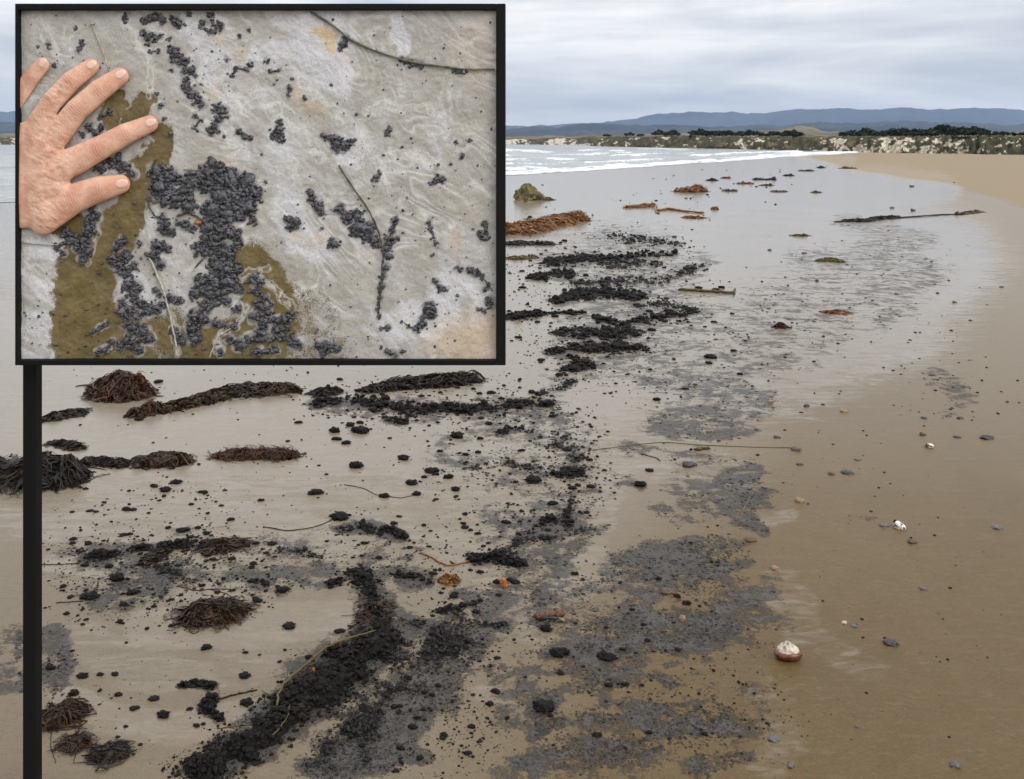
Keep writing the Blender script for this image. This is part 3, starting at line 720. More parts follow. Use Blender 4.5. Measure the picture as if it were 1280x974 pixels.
def tube(P, r0, r1=None, seg=6, jit=0.15):
    P = np.asarray(P, float); n = len(P); r1 = r0 if r1 is None else r1
    T = np.gradient(P, axis=0); T /= np.linalg.norm(T, axis=1)[:, None] + 1e-9
    ref = np.array([0, 0, 1.0]) if abs(T[:, 2]).max() < 0.8 else np.array([1.0, 0, 0])
    A = np.cross(T, ref); A /= np.linalg.norm(A, axis=1)[:, None] + 1e-9; B = np.cross(T, A)
    R_ = np.linspace(r0, r1, n) * rng.uniform(1 - jit, 1 + jit, n); R_[0] *= .6; R_[-1] *= .4
    th = np.arange(seg) * 2 * math.pi / seg
    V = P[:, None] + R_[:, None, None] * (A[:, None] * np.cos(th)[None, :, None] + B[:, None] * np.sin(th)[None, :, None])
    Fc = []
    for i in range(n - 1):
        for j in range(seg):
            Fc.append([i * seg + j, i * seg + (j + 1) % seg, (i + 1) * seg + (j + 1) % seg, (i + 1) * seg + j])
    V = V.reshape(-1, 3); off = len(V)
    V = np.concatenate([V, P[:1], P[-1:]])
    for j in range(seg):
        k = (j + 1) % seg
        Fc.append([off, k, j, j]); Fc.append([off + 1, (n - 1) * seg + j, (n - 1) * seg + k, (n - 1) * seg + k])
    return V, np.array(Fc)
def tube_mesh(name, P, r0, r1=None, seg=6, jit=.15):
    v, f = tube(P, r0, r1, seg, jit)
    me = bpy.data.meshes.new(name)
    me.from_pydata(v.tolist(), [], [list(dict.fromkeys(q)) for q in f.tolist()])
    for p in me.polygons: p.use_smooth = True
    return me
def resample(pts, n):
    P = np.array(pts, float); d = np.r_[0, np.cumsum(np.linalg.norm(np.diff(P, axis=0), axis=1))]
    t = np.linspace(0, d[-1], n)
    Q = np.stack([np.interp(t, d, P[:, k]) for k in range(P.shape[1])], 1)
    for _ in range(2): Q[1:-1] = (Q[:-2] + 2 * Q[1:-1] + Q[2:]) / 4
    return Q
def stem(pts, rpx, label, mat, cat='seaweed strand', n=26, name='seaweed_strand', lift=0.6, jit=.2):
    Q = resample(pts, n); ym = Q[:, 1].mean(); c = np.array(gp(Q[:, 0].mean(), ym))
    r = rpx * mpp(ym)
    P = np.array([gp(x, y) for x, y in Q]) - c; P[:, 2] = r * lift + np.array([gz(x, y) for x, y in Q])
    P[:, :2] += rng.normal(0, r * .6, (n, 2)); P[:, 2] += np.abs(rng.normal(0, r * 0.2, n))
    o = link(name, tube_mesh(name, P, r, r * .75, 6, jit), M[mat]); o.location = c
    return tag(o, label, cat)

kelp([(135, 494, 22), (148, 494, 36), (165, 495, 24)], 40, 'round dark red-brown kelp mound standing in shallow water', 'kelp_red', 330, spiky=.03)
kelp([(128, 484, 20), (160, 482, 20)], 20, 'dark kelp tangle on the back of the round mound', 'kelp', 90, floats=3)
kelp([(165, 521, 9), (200, 514, 13), (250, 503, 17), (285, 492, 24), (330, 490, 26), (365, 488, 12)], 17, 'long slanting kelp bank right of the round mound', 'kelp', 420, floats=16)
kelp([(0, 600, 60), (40, 598, 55), (72, 600, 34), (94, 597, 14)], 44, 'big black kelp heap at the left edge behind the sign post', 'kelp_dark', 420, floats=16)
kelp([(60, 526, 12), (85, 519, 16), (98, 517, 10)], 9, 'small kelp strip left below the round mound', 'kelp_dark', 110, floats=4)
kelp([(65, 555, 8), (85, 556, 9), (98, 562, 8)], 5, 'thin kelp curl above the black kelp heap', 'kelp_dark', 60, floats=2)
kelp([(110, 579, 10), (125, 578, 8), (150, 582, 13)], 10, 'low kelp lumps between the black heap and the bushy kelp', 'kelp_dark', 100, floats=4)
kelp([(180, 580, 16), (205, 577, 24), (228, 579, 10)], 17, 'bushy dark kelp heap at the right end of its row', 'kelp', 170, floats=6)
kelp([(280, 571, 14), (300, 569, 20), (318, 570, 14)], 11, 'left tuft of the spiky red-brown kelp', 'kelp_red', 120, (.003, .008), floats=3, spiky=.28)
kelp([(326, 569, 14), (345, 569, 20), (364, 571, 9)], 13, 'right tuft of the spiky red-brown kelp', 'kelp_red', 120, (.003, .008), floats=3, spiky=.22)
kelp([(460, 489, 10), (500, 483, 18), (545, 479, 26), (590, 476, 14)], 15, 'long dark kelp bank under the lower edge of the sign', 'kelp_dark', 340, floats=16)
kelp([(402, 493, 14), (415, 490, 12)], 11, 'small kelp knot left of the dark kelp bank', 'kelp_dark', 80, floats=3)
kelp([(250, 772, 24), (266, 768, 30), (285, 768, 22)], 22, 'brown kelp tangle alone on the puddled sand', 'kelp', 240, (.004, .010), floats=16, name='kelp_tangle')
kelp([(70, 903, 20), (80, 895, 20), (90, 890, 12)], 20, 'kelp clump at the lower left on grey swash', 'kelp', 170, (.003, .009), floats=8)
kelp([(94, 931, 12)], 7, 'little kelp knot hanging on a thin looping stem', 'kelp', 60, (.003, .007), floats=2)
kelp([(128, 945, 13), (144, 941, 13)], 6, 'flat kelp clump near the bottom left corner', 'kelp_dark', 110, (.003, .008), floats=4)
kelp([(270, 685, 20), (290, 682, 14)], 7, 'kelp strands lying over the end of the long tar ridge', 'kelp', 90, floats=4)
kelp([(600, 290, 40), (640, 291, 34), (670, 285, 30), (700, 277, 26), (728, 275, 11)], 17, 'orange brown kelp pile beside the sign', 'kelp_orange', 520, (.006, .016), floats=60, spiky=0)
kelp([(625, 306, 14), (660, 305, 18), (688, 306, 10)], 6, 'flat dark kelp strip under the orange kelp pile', 'kelp_dark', 130, floats=6)
kelp([(640, 324, 12), (662, 322, 12)], 4, 'small kelp strip below the flat dark kelp strip', 'kelp_olive', 70, floats=3)
kelp([(785, 260, 8), (802, 259, 12), (815, 258, 7)], 6, 'small orange brown kelp mound on the wet mirror sand', 'kelp_orange', 90, floats=6)
kelp([(862, 272, 10), (872, 273, 12)], 4, 'flat kelp tuft right below the driftwood branch', 'kelp_orange', 70, floats=3)
kelp([(850, 240, 10), (866, 240, 18), (876, 239, 8)], 12, 'orange kelp draped rock heap near the surf', 'kelp_orange', 120, floats=10)
kelp([(1060, 277, 7), (1075, 277, 13), (1090, 275, 8), (1105, 273, 13), (1120, 272, 8)], 5, 'thick left half of the long kelp strand', 'kelp_dark', 160, floats=6)
kelp([(1195, 269, 5), (1210, 267, 9), (1222, 265, 7)], 4, 'thick right end of the long kelp strand', 'kelp_olive', 60, floats=2)
stem([(1042, 278), (1080, 276), (1120, 273), (1165, 270), (1200, 268), (1226, 264)], 1.1, 'long dark kelp stem stretching across the wet sand', 'kelp_dark')
kelp([(1025, 327, 8), (1036, 326, 10), (1050, 328, 8)], 5, 'small weed heap with a black knob in mid beach', 'kelp_olive', 70, floats=3)
kelp([(1035, 391, 8), (1050, 391, 12)], 4, 'rusty weed strip in mid beach', 'kelp_orange', 60, floats=2)
kelp([(976, 410, 6)], 7, 'short dark weed tuft in mid beach', 'kelp_red', 40, floats=1)
kelp([(996, 295, 8), (1006, 295, 5)], 3, 'faint weed wisp beyond the mid beach', 'kelp_olive', 30, floats=1)
for k, (x, y, w, h, mt, lab) in enumerate([
        (890, 226, 9, 4, 'kelp_dark', 'dark weed bit left of the far weed trail'), (907, 223, 8, 3, 'kelp_orange', 'orange weed bit in the far weed trail'),
        (930, 230, 13, 3, 'kelp_orange', 'flat weed strip in the far weed trail'), (912, 239, 11, 3, 'kelp_olive', 'olive weed strip below the far weed trail'),
        (893, 262, 5, 5, 'kelp_orange', 'small orange weed stub beside the driftwood branch'), (948, 225, 8, 4, 'kelp_dark', 'black weed bit where the far trail bends'),
        (962, 225, 10, 3, 'kelp_dark', 'weed strip right of the bend in the far trail'), (975, 240, 13, 3, 'kelp_olive', 'long flat weed strip under the far trail'),
        (985, 220, 8, 3, 'kelp_dark', 'weed bit at the right of the far trail'), (1008, 214, 12, 3, 'kelp_dark', 'low weed strip near the far surf'),
        (1026, 210, 6, 3, 'kelp_dark', 'weed lump nearest the far surf'), (1060, 211, 13, 3, 'kelp_olive', 'weed scatter at the seaward foot of the dry berm'),
        (958, 232, 9, 2.5, 'kelp_dark', 'thin weed dash in the far weed trail'), (1020, 241, 7, 2, 'kelp_olive', 'pale weed dash on the shining sand')]):
    kelp([(x - w * .4, y, w * .6), (x + w * .5, y, w * .5)], h, lab, mt, 36, floats=2, group='weed bits along the far tide line')
stem([(821, 264), (835, 262), (850, 264), (868, 266), (880, 267)], 1.6, 'brown driftwood branch lying on the wet mirror sand', 'kelp_orange', 'branch', name='driftwood_branch')
stem([(818, 257), (819, 261), (820, 267)], 1.2, 'short stub end left of the driftwood branch', 'kelp_orange', 'branch', 8, name='driftwood_branch')
stem([(850, 363), (880, 365), (905, 367), (919, 367)], 2.2, 'half buried dark stick pointing right on mid beach', 'kelp_olive', 'stick', 16, name='driftwood_stick')
stem([(917, 370), (918, 364), (919, 361)], 1.2, 'stub standing at the right end of the half buried stick', 'kelp_dark', 'stick', 6, name='driftwood_stick')
stem([(868, 563), (880, 561), (890, 562)], 2.4, 'small dark stick above the shiny stone', 'kelp_olive', 'stick', 8, name='driftwood_stick')
stem([(740, 562), (790, 556), (830, 552), (870, 556), (930, 559), (1000, 560)], .55, 'faint hair thin stem crossing the open sand', 'kelp_olive')
stem([(800, 567), (820, 572), (826, 576)], .7, 'short stem left of the shiny stone', 'kelp_dark')
stem([(330, 660), (360, 665), (390, 661), (408, 655), (420, 648)], .7, 'thin curved kelp stem trailing left of a slanted lump', 'kelp_dark')
stem([(430, 606), (455, 611), (470, 620), (500, 624), (518, 620)], .5, 'faint kelp thread between two tar lumps', 'kelp_dark')
stem([(525, 692), (540, 698), (552, 706), (566, 708), (590, 702)], 1.2, 'rusty kelp stem reaching the tar heap above the float', 'kelp_orange')
stem([(345, 895), (352, 870), (380, 845), (410, 820), (440, 808), (470, 800)], 1.5, 'long yellow olive kelp stem bordering the largest tar mass', 'kelp_olive', n=40, lift=8)
stem([(356, 862), (385, 842), (405, 823), (436, 806)], 1.0, 'second olive stem lying on the edge of the largest tar mass', 'kelp_olive', n=30, lift=11)
stem([(270, 912), (300, 908), (330, 905), (350, 898)], .8, 'thin green stem running left from the largest tar mass', 'kelp_olive')
stem([(340, 930), (360, 905), (362, 890)], 1.0, 'green stem curled over the lower tar mass', 'kelp_olive', lift=9)
stem([(205, 776), (230, 773), (245, 768)], .8, 'red stem trailing left from the brown kelp tangle', 'kelp_red')
stem([(222, 748), (245, 754), (270, 752), (292, 753)], .9, 'red stem lying over the brown kelp tangle', 'kelp_red', lift=16)
stem([(262, 738), (285, 744), (300, 755), (318, 760)], .5, 'fine stem above the brown kelp tangle', 'kelp_dark')
stem([(238, 783), (236, 790), (242, 794), (249, 790), (246, 782)], .5, 'small ring of thread under the brown kelp tangle', 'kelp_dark')
stem([(98, 888), (99, 905), (98, 922), (95, 940), (92, 955)], .6, 'thin stem hanging down from the lower left kelp clump', 'kelp_dark')
stem([(100, 917), (112, 925), (119, 940), (112, 952)], .5, 'thin stem loop right of the little kelp knot', 'kelp_dark')
stem([(64, 915), (63, 935), (70, 955)], .5, 'thin stem loop left of the little kelp knot', 'kelp_dark')
stem([(275, 875), (300, 868), (322, 864)], 1.2, 'dark stem pointing right from the hooked tar lump', 'kelp_dark')
stem([(70, 754), (85, 753), (105, 752)], .7, 'dark twig left of the dark lump', 'kelp_dark')
stem([(50, 706), (75, 706), (100, 704)], .6, 'red twig beside the sign post on the pale swash', 'kelp_red')
kelp([(556, 727, 9), (566, 726, 11)], 11, 'orange kelp blade left of the orange float', 'kelp_orange', 40, (.004, .009), (.04, .1), floats=4)
kelp([(384, 852, 12), (396, 842, 10), (380, 862, 8)], 9, 'rusty orange blades on the edge of the largest tar mass', 'kelp_orange', 40, (.003, .006), (.04, .09), floats=2)
kelp([(180, 706, 8), (212, 686, 8)], 4, 'few kelp blades on the long tar ridge', 'kelp', 30, floats=0)

kelp([(470, 755, 26), (462, 790, 26), (480, 800, 20)], 9, 'brown weed tangled into the neck of the largest tar mass', 'kelp', 60, (.002, .006), floats=6)
kelp([(420, 838, 26), (390, 862, 30), (365, 890, 26)], 10, 'brown weed tangled along the left rim of the largest tar mass', 'kelp', 80, (.002, .006), floats=8)
# ------------------------------------------------------------------ stones, shells, wood
SM = [stone_material('dark_stone', (0.012, 0.010, 0.009), (0.04, 0.033, 0.028)), stone_material('brown_stone', (0.04, 0.022, 0.012), (0.11, 0.062, 0.03)),
      stone_material('tan_stone', (0.16, 0.10, 0.05), (0.32, 0.22, 0.12)), stone_material('grey_stone', (0.06, 0.056, 0.054), (0.13, 0.12, 0.115)),
      stone_material('pale_stone', (0.25, 0.22, 0.16), (0.62, 0.56, 0.44))]
STONE = []
for k in range(5):
    v, f = rough_ball(3, 60 + k, 0.62, 1.0 + .2 * k, 0.66); v = np.sign(v) * np.abs(v) ** .82; v[:, 2] += 0.18
    STONE.append((v, f))
STONE_ME = {}
def stone(px, py, w, h, mi, label, shape=None, name='pebble'):
    k = random.randrange(5) if shape is None else shape
    if (k, mi) not in STONE_ME:
        me = mesh_np('pebble', *STONE[k]); me.materials.append(SM[mi]); STONE_ME[(k, mi)] = me
    o = bpy.data.objects.new(name, STONE_ME[(k, mi)]); C.objects.link(o)
    x, y, _ = gp(px, py + h * .4); m_ = mpp(py + h * .4)
    o.location = (x, y, gz(px, py) - .1 * h * m_); o.rotation_euler = (0, 0, random.uniform(-.4, .4))
    o.scale = (w * m_ * .5, w * m_ * .42, h * m_ * .72)
    return tag(o, label, 'pebble', 'stones on the tan sand')
for a in [
    (963, 501, 7, 5, 2, 'orange tan pebble highest on the right sand'), (1008, 506, 7, 5, 0, 'dark pebble between two tan pebbles'), (1055, 512, 9, 6, 2, 'tan pebble right of the dark pebble'),
    (1153, 541, 7, 7, 1, 'red brown pebble above the pale whelk'), (1155, 521, 6, 4, 0, 'small dark pebble above the red brown pebble'), (1200, 521, 8, 4, 1, 'flat brown pebble in the upper right'),
    (1233, 545, 16, 7, 0, 'widest dark stone at the far right'), (1197, 545, 8, 4, 0, 'flat dark pebble left of the widest dark stone'), (971, 545, 8, 4, 0, 'flat dark pebble near the grey patch'),
    (996, 560, 12, 7, 1, 'tan topped pebble at the end of the thin stem'), (1000, 579, 7, 4, 0, 'small dark pebble under the tan topped pebble'), (1039, 591, 8, 5, 1, 'red dark pebble, left of a pair'),
    (1060, 589, 13, 6, 0, 'long dark pebble, right of a pair'), (1072, 573, 8, 4, 3, 'grey pebble above the pair'), (1000, 624, 11, 9, 2, 'olive tan cube like pebble'),
    (1105, 655, 11, 5, 3, 'grey pebble left of the black and white shell'), (1140, 675, 10, 7, 1, 'dark brown pebble below the black and white shell'), (1246, 658, 13, 5, 3, 'flat grey stone near the right edge'),
    (938, 673, 13, 7, 1, 'brown stone at the tip of the grey patch'), (970, 708, 9, 7, 2, 'small tan pebble on the edge of pale swash'), (1166, 467, 6, 4, 3, 'lone pebble high on the right sand'),
    (1114, 800, 15, 9, 0, 'smooth black pebble right of the clam shell'), (1154, 733, 9, 5, 3, 'grey flake on bare sand above the black pebble'), (1067, 780, 8, 3, 3, 'grey chip beside the white chip'),
    (1055, 776, 7, 4, 4, 'tiny white chip on bare sand'), (1194, 954, 12, 8, 3, 'grey lump at the bottom right'), (1071, 906, 6, 4, 3, 'small grey bit low on the right sand'),
    (967, 921, 14, 6, 3, 'flat grey piece left of the bare right sand'), (988, 955, 9, 6, 3, 'grey bit at the bottom edge'), (1259, 502, 4, 3, 0, 'dark bit at the right edge'),
    (861, 578, 17, 9, 0, 'shiny black stone on the open sand'), (835, 736, 17, 8, 1, 'dark mottled shell like stone on the grey patch'),
    (853, 770, 8, 9, 2, 'pale brown chip standing on the grey patch'), (1140, 232, 5, 4, 0, 'dark stone left on the shining far sand'), (1115, 259, 5, 4, 3, 'stone beyond the long kelp strand'),
    (1141, 262, 5, 5, 0, 'second stone beyond the long kelp strand'), (1193, 377, 5, 4, 1, 'reddish stone on the right mid beach'), (1121, 367, 5, 3, 0, 'dark stone by the mid beach grey smear'),
    (1252, 358, 5, 3, 1, 'stone at the right edge of mid beach'), (1213, 400, 4, 3, 0, 'small stone right of mid beach'), (1021, 350, 5, 4, 0, 'dark stone under the weed heap'),
    (1005, 316, 7, 3, 0, 'flat stone above the weed heap'), (962, 312, 5, 3, 0, 'small stone left of the weed heap'), (115, 488, 9, 6, 1, 'orange brown stone left of the round kelp mound'),
]: stone(*a)

# green rock near the surf, orange float, shells, wood chunk
def big_rock(px, py, w, h, label, mat, seed):
    v, f = rough_ball(4, seed, 0.5, 1.1, 1.0); v = v.copy(); v[:, 2] = np.maximum(v[:, 2], -0.15)
    det = np.array([mnoise.fractal(Vector(p) * 4 + Vector((seed, 0, 0)), 1.0, 2.0, 4) for p in v]); v *= (1 + 0.13 * det)[:, None]
    me = mesh_np('rock', v, f); o = link('rock', me, mat); x, y, _ = gp(px, py); m_ = mpp(py)
    o.location = (x, y, 0); o.scale = (w * m_ * .5, w * m_ * .4, h * m_ * .95)
    return tag(o, label, 'rock')
def algae_material():
    m, nt, b = new_mat('algae_rock')
    p = pos(nt); n = noise(nt, p, 9.0, 5.0, .65); n2 = noise(nt, p, 4.0, 3.0, .6)
    c = mixc(nt, smooth(nt, n, .4, .62), (0.014, 0.013, 0.006), (0.16, 0.15, 0.02))
    c = mixc(nt, smooth(nt, n2, .5, .7), c, (0.13, 0.075, 0.02))
    put(nt, b, Base_Color=c, Roughness=.5); bump(nt, b, n, 1.0, .06)
    return m
big_rock(660, 250, 40, 17, 'green algae covered rock standing in the shallow water', algae_material(), 5)
kelp([(672, 250, 20), (684, 250, 9)], 5, 'olive weed skirt around the green rock', 'kelp_olive', 80, floats=3)

fm, fnt, fb = new_mat('orange_float'); put(fnt, fb, Base_Color=mixc(fnt, smooth(fnt, noise(fnt, pos(fnt), 90., 3.), .35, .65), (0.34, 0.09, 0.02), (0.55, 0.2, 0.06)), Roughness=.35)
v, f = rough_ball(3, 91, .25, 1.0, 1.0); v = v * np.array([.55, .5, 1.0]); v[:, 0] += .25 * v[:, 2] ** 2
o = link('kelp_float', mesh_np('kelp_float', v, f), fm); x, y, _ = gp(629, 734); o.location = (x, y, 5 * mpp(734)); s = 7.5 * mpp(734); o.scale = (s, s, s); o.rotation_euler = (.3, -.35, 0)
tag(o, 'bright orange kelp float upright beside tar', 'float')

wm = stone_material('rotten_wood', (0.035, 0.014, 0.008), (0.17, 0.06, 0.025), .5, 75.0, (.42, .62))
root = empty('driftwood_chunk', gp(688, 776), 'broken rusty brown driftwood chunk on the grey patch', 'driftwood')
m_ = mpp(774)
P = resample([(-19, 0, 5), (-8, 1, 6), (4, 1, 7.5), (19, 3, 8)], 12) * m_
link('log', tube_mesh('log', P, 5.2 * m_, 4.6 * m_, 9, .3), wm, root)
P = resample([(-12, -3, 5), (0, -4, 6), (10, -4, 5)], 8) * m_
link('splinter', tube_mesh('splinter', P, 2.6 * m_, 1.6 * m_, 6, .3), SM[0], root)
P = resample([(8, -2, 6), (16, -4, 3), (18, -5, 1)], 6) * m_
link('splinter', tube_mesh('splinter', P, 2.2 * m_, 1.2 * m_, 6, .3), SM[2], root)
tar_lump(683, 787, 14, 'black tar lump right under the driftwood chunk', 'single tar lumps on the sand', 1.2)

def clam_shell():
    root = empty('clam_shell', gp(985, 822), 'white clam shell with dark red lower edge on bare sand', 'shell')
    m_ = mpp(822)
    cm, cnt, cb = new_mat('clam_white')
    p = nd(cnt, 'ShaderNodeTexCoord').outputs['Object']
    n = noise(cnt, p, 55., 4., .6)
    put(cnt, cb, Base_Color=mixc(cnt, smooth(cnt, n, .45, .65), (0.55, 0.47, 0.39), (0.17, 0.11, 0.08)), Roughness=.4); bump(cnt, cb, n, .3, .002)
    rm, rnt, rb = new_mat('clam_red'); rp = nd(rnt, 'ShaderNodeTexCoord').outputs['Object']
    put(rnt, rb, Base_Color=mixc(rnt, smooth(rnt, noise(rnt, rp, 60., 3.), .4, .65), (0.07, 0.016, 0.010), (0.16, 0.045, 0.025)), Roughness=.2)
    nth, nr = 40, 12
    def surf(t0, t1, grow):
        V = []
        for i in range(nr):
            t = t0 + (t1 - t0) * i / (nr - 1)
            for j in range(nth):
                a = 2 * math.pi * j / nth
                rib = 1 + .035 * math.cos(14 * a) * t
                rad = (math.sin(t * math.pi / 2) ** .85) * rib * grow
                zz = max(0.0, 1 - t) ** 1.05 * (1 + .08 * math.sin(5 * a + 2 * t))
                V.append([14.5 * rad * math.cos(a) - 1.5 * zz, 10 * rad * math.sin(a), 8.2 + 12.0 * zz + .35 * math.cos(20 * t)])
        Fc = [[i * nth + j, i * nth + (j + 1) % nth, (i + 1) * nth + (j + 1) % nth, (i + 1) * nth + j] for i in range(nr - 1) for j in range(nth)]
        return np.array(V) * m_, np.array(Fc)[:, ::-1]
    v, f = surf(0.0, 1.0, .97); link('upper_valve', mesh_np('upper_valve', v, f), cm, root)
    V, Fc = [], []
    prof = [(.80, 9.2), (.95, 8.6), (1.06, 6.8), (1.08, 4.2), (.98, 1.2), (.7, -1.0)]
    for r_, z_ in prof:
        for j in range(nth):
            a = 2 * math.pi * j / nth; V.append([16 * r_ * math.cos(a), 11 * r_ * math.sin(a), z_])
    for i in range(len(prof) - 1):
        for j in range(nth): Fc.append([i * nth + j, (i + 1) * nth + j, (i + 1) * nth + (j + 1) % nth, i * nth + (j + 1) % nth])
    link('lower_valve', mesh_np('lower_valve', np.array(V) * m_, np.array(Fc)), rm, root)
clam_shell()
bm_, bnt, bb = new_mat('patched_shell'); bp = nd(bnt, 'ShaderNodeTexCoord').outputs['Object']
put(bnt, bb, Base_Color=mixc(bnt, smooth(bnt, noise(bnt, bp, 62., 2., .5), .50, .55), (0.8, 0.76, 0.68), (0.02, 0.02, 0.02)), Roughness=.35)
def whelk(px, py, w, h, label, mat, seed):
    root = empty('whelk_shell', gp(px, py + h * .4), label, 'shell'); m_ = mpp(py + h * .4) * w * .5
    V, Fc, n, sg = [], [], 46, 12
    for i in range(n):
        t = i / (n - 1); a = t * 4.2 * 2 * math.pi; R_ = .62 * t ** 1.3; r_ = .05 + .42 * t ** 1.4
        c = np.array([R_ * math.cos(a), R_ * math.sin(a) * .9, .75 - .45 * t])
        for j in range(sg):
            q = 2 * math.pi * j / sg; V.append(c + r_ * np.array([math.cos(a) * math.cos(q), math.sin(a) * math.cos(q), math.sin(q)]))
    Fc = [[i * sg + j, i * sg + (j + 1) % sg, (i + 1) * sg + (j + 1) % sg, (i + 1) * sg + j] for i in range(n - 1) for j in range(sg)]
    o = link('whorl', mesh_np('whorl', np.array(V) * m_, np.array(Fc)), mat, root); o.rotation_euler = (.5, .3, seed)
    o2 = link('shell_lip', lumps_mesh('shell_lip', [(0, -.35 * m_, .12 * m_)], [.55 * m_], 2, (1.2, .6, .5)), SM[2], root)
    return root
whelk(1123, 654, 18, 14, 'black and white whelk shell on the tan sand', bm_, 1.1)
pm, pnt, pb = new_mat('pale_shell'); put(pnt, pb, Base_Color=mixc(pnt, smooth(pnt, noise(pnt, nd(pnt, 'ShaderNodeTexCoord').outputs['Object'], 60., 2.), .45, .6), (0.75, 0.68, 0.52), (0.25, 0.18, 0.09)), Roughness=.4)
whelk(1162, 556, 12, 9, 'pale yellow whelk shell under the red brown pebble', pm, 2.3)

# ------------------------------------------------------------------ the sea
def foam_stroke(px, py, pts, asp=4.5): return stroke(px, py, pts, asp)
BREAK = [([(300, 189, 12), (560, 189, 12), (640, 189, 12), (688, 191.5, 6)], 1), ([(688, 199.5, 9), (716, 200, 6)], .9), ([(400, 203, 14), (520, 201, 16)], 1),
         ([(640, 212, 14), (662, 211, 9), (682, 212.5, 6)], 1), ([(735, 204.5, 7), (790, 202, 7), (826, 199.5, 5)], .9), ([(866, 195.5, 6), (912, 193, 5)], .9),
         ([(765, 190, 7), (778, 190, 5)], .8), ([(650, 205, 8), (690, 206, 8)], .5), ([(920, 192.5, 5), (970, 191.5, 6), (1000, 191, 5)], 1), ([(880, 203.5, 7), (940, 198, 9), (1005, 193.5, 9), (1068, 190.5, 7)], 1),
         ([(1018, 188.6, 4), (1058, 188.6, 4)], .9), ([(560, 222, 14), (632, 217.5, 12), (713, 213, 12), (806, 207, 10), (890, 201, 9)], .95), ([(100, 238, 20), (400, 226, 18)], .9),
         ([(800, 186.5, 7), (860, 187.5, 6)], .5)]
for _k in range(34):
    _x, _y = random.uniform(560, 1010), random.uniform(187, 216)
    if _y < 219 - (_x - 632) * .062: BREAK.append(([(_x - random.uniform(4, 26), _y + .6, random.uniform(3, 6)), (_x + random.uniform(4, 26), _y - .5, random.uniform(2, 5))], random.uniform(.5, .95)))
WL_Y = [184, 186, 190, 192, 195, 199, 203, 209, 215, 220, 254, 290, 330]
WL_X = [1120, 1095, 1092, 1074, 1012, 946, 890, 806, 713, 632, 0, -700, -1500]
def build_sea():
    rows = np.concatenate([[177.4, 177.8, 178.4, 179, 179.6], np.arange(180, 226, .28), np.arange(226, 300, 1.2)])
    u = np.linspace(0, 1, 420) ** 0.8
    xe = np.interp(rows, WL_Y, WL_X, left=1120)
    PX = (-1500 + (xe[:, None] + 1500) * u[None]); PY = np.repeat(rows[:, None], len(u), 1)
    PX = PX + np.where(u[None] > .999, (fbm(PX * .04, PY * .8) - .5) * 26, 0)
    d = F * H / (PY - HY)
    X, Y = (PX - CX) / F * d, d
    wig = (fbm(PX * .05, PY * .5) - .5) * 2.2
    foam = np.zeros_like(PX); hgt = np.zeros_like(PX)
    for pts, s in BREAK:
        q = foam_stroke(PX, PY + wig, pts) * s
        foam = np.maximum(foam, q * np.clip(.25 + 1.5 * fbm(PX * .045 + 3, PY * .9, 3) - .15, 0, 1))
        hgt = np.maximum(hgt, foam_stroke(PX, PY + wig * .6, [(x, y, r * 1.2) for x, y, r in pts]) * s)
    hgt = hgt * (0.3 + 1.1 * fbm(PX * .12, PY * .7, 3))
    edge = np.clip((xe[:, None] - PX) / 60, 0, 1)
    Z = 0.008 + hgt * np.clip(0.0017 * d, 0, .25) * edge + (fbm(X * .35, Y * .25, 3) - .5) * .05 * edge
    milk = np.interp(PY, [178, 188, 194, 225], [.25, .45, .75, .75]) * (0.55 + .8 * (fbm(PX * .03, PY * .35, 4) - .2))
    me = mesh_np('sea', np.stack([X.ravel(), Y.ravel(), Z.ravel()], 1), grid_faces(*PX.shape))
    fattr(me, 'foam', foam); fattr(me, 'milk', np.clip(milk, 0, 1))
    m, nt, b = new_mat('sea_water')
    p = pos(nt); n = noise(nt, scaled(nt, p, 1.0, .22, 1.), 2.6, 7., .72); n2 = noise(nt, p, 1.1, 5., .7)
    fo = smooth(nt, math_(nt, 'ADD', attr(nt, 'foam'), math_(nt, 'MULTIPLY', math_(nt, 'SUBTRACT', n, .5), 3.0)), .25, .75)
    c = mixc(nt, attr(nt, 'milk'), (0.06, 0.085, 0.085), (0.46, 0.47, 0.45))
    c = mixc(nt, math_(nt, 'MULTIPLY', smooth(nt, n2, .52, .62), .4), c, (0.10, 0.12, 0.11))
    c = mixc(nt, fo, c, (0.72, 0.74, 0.74))
    put(nt, b, Base_Color=c, Roughness=math_(nt, 'MULTIPLY_ADD', fo, .55, .18), IOR=1.33)
    bump(nt, b, math_(nt, 'ADD', n2, math_(nt, 'MULTIPLY', n, .6)), .35, .25)
    tag(link('sea', me, m), 'pale milky surf zone with rows of breaking waves', kind='structure')
build_sea()

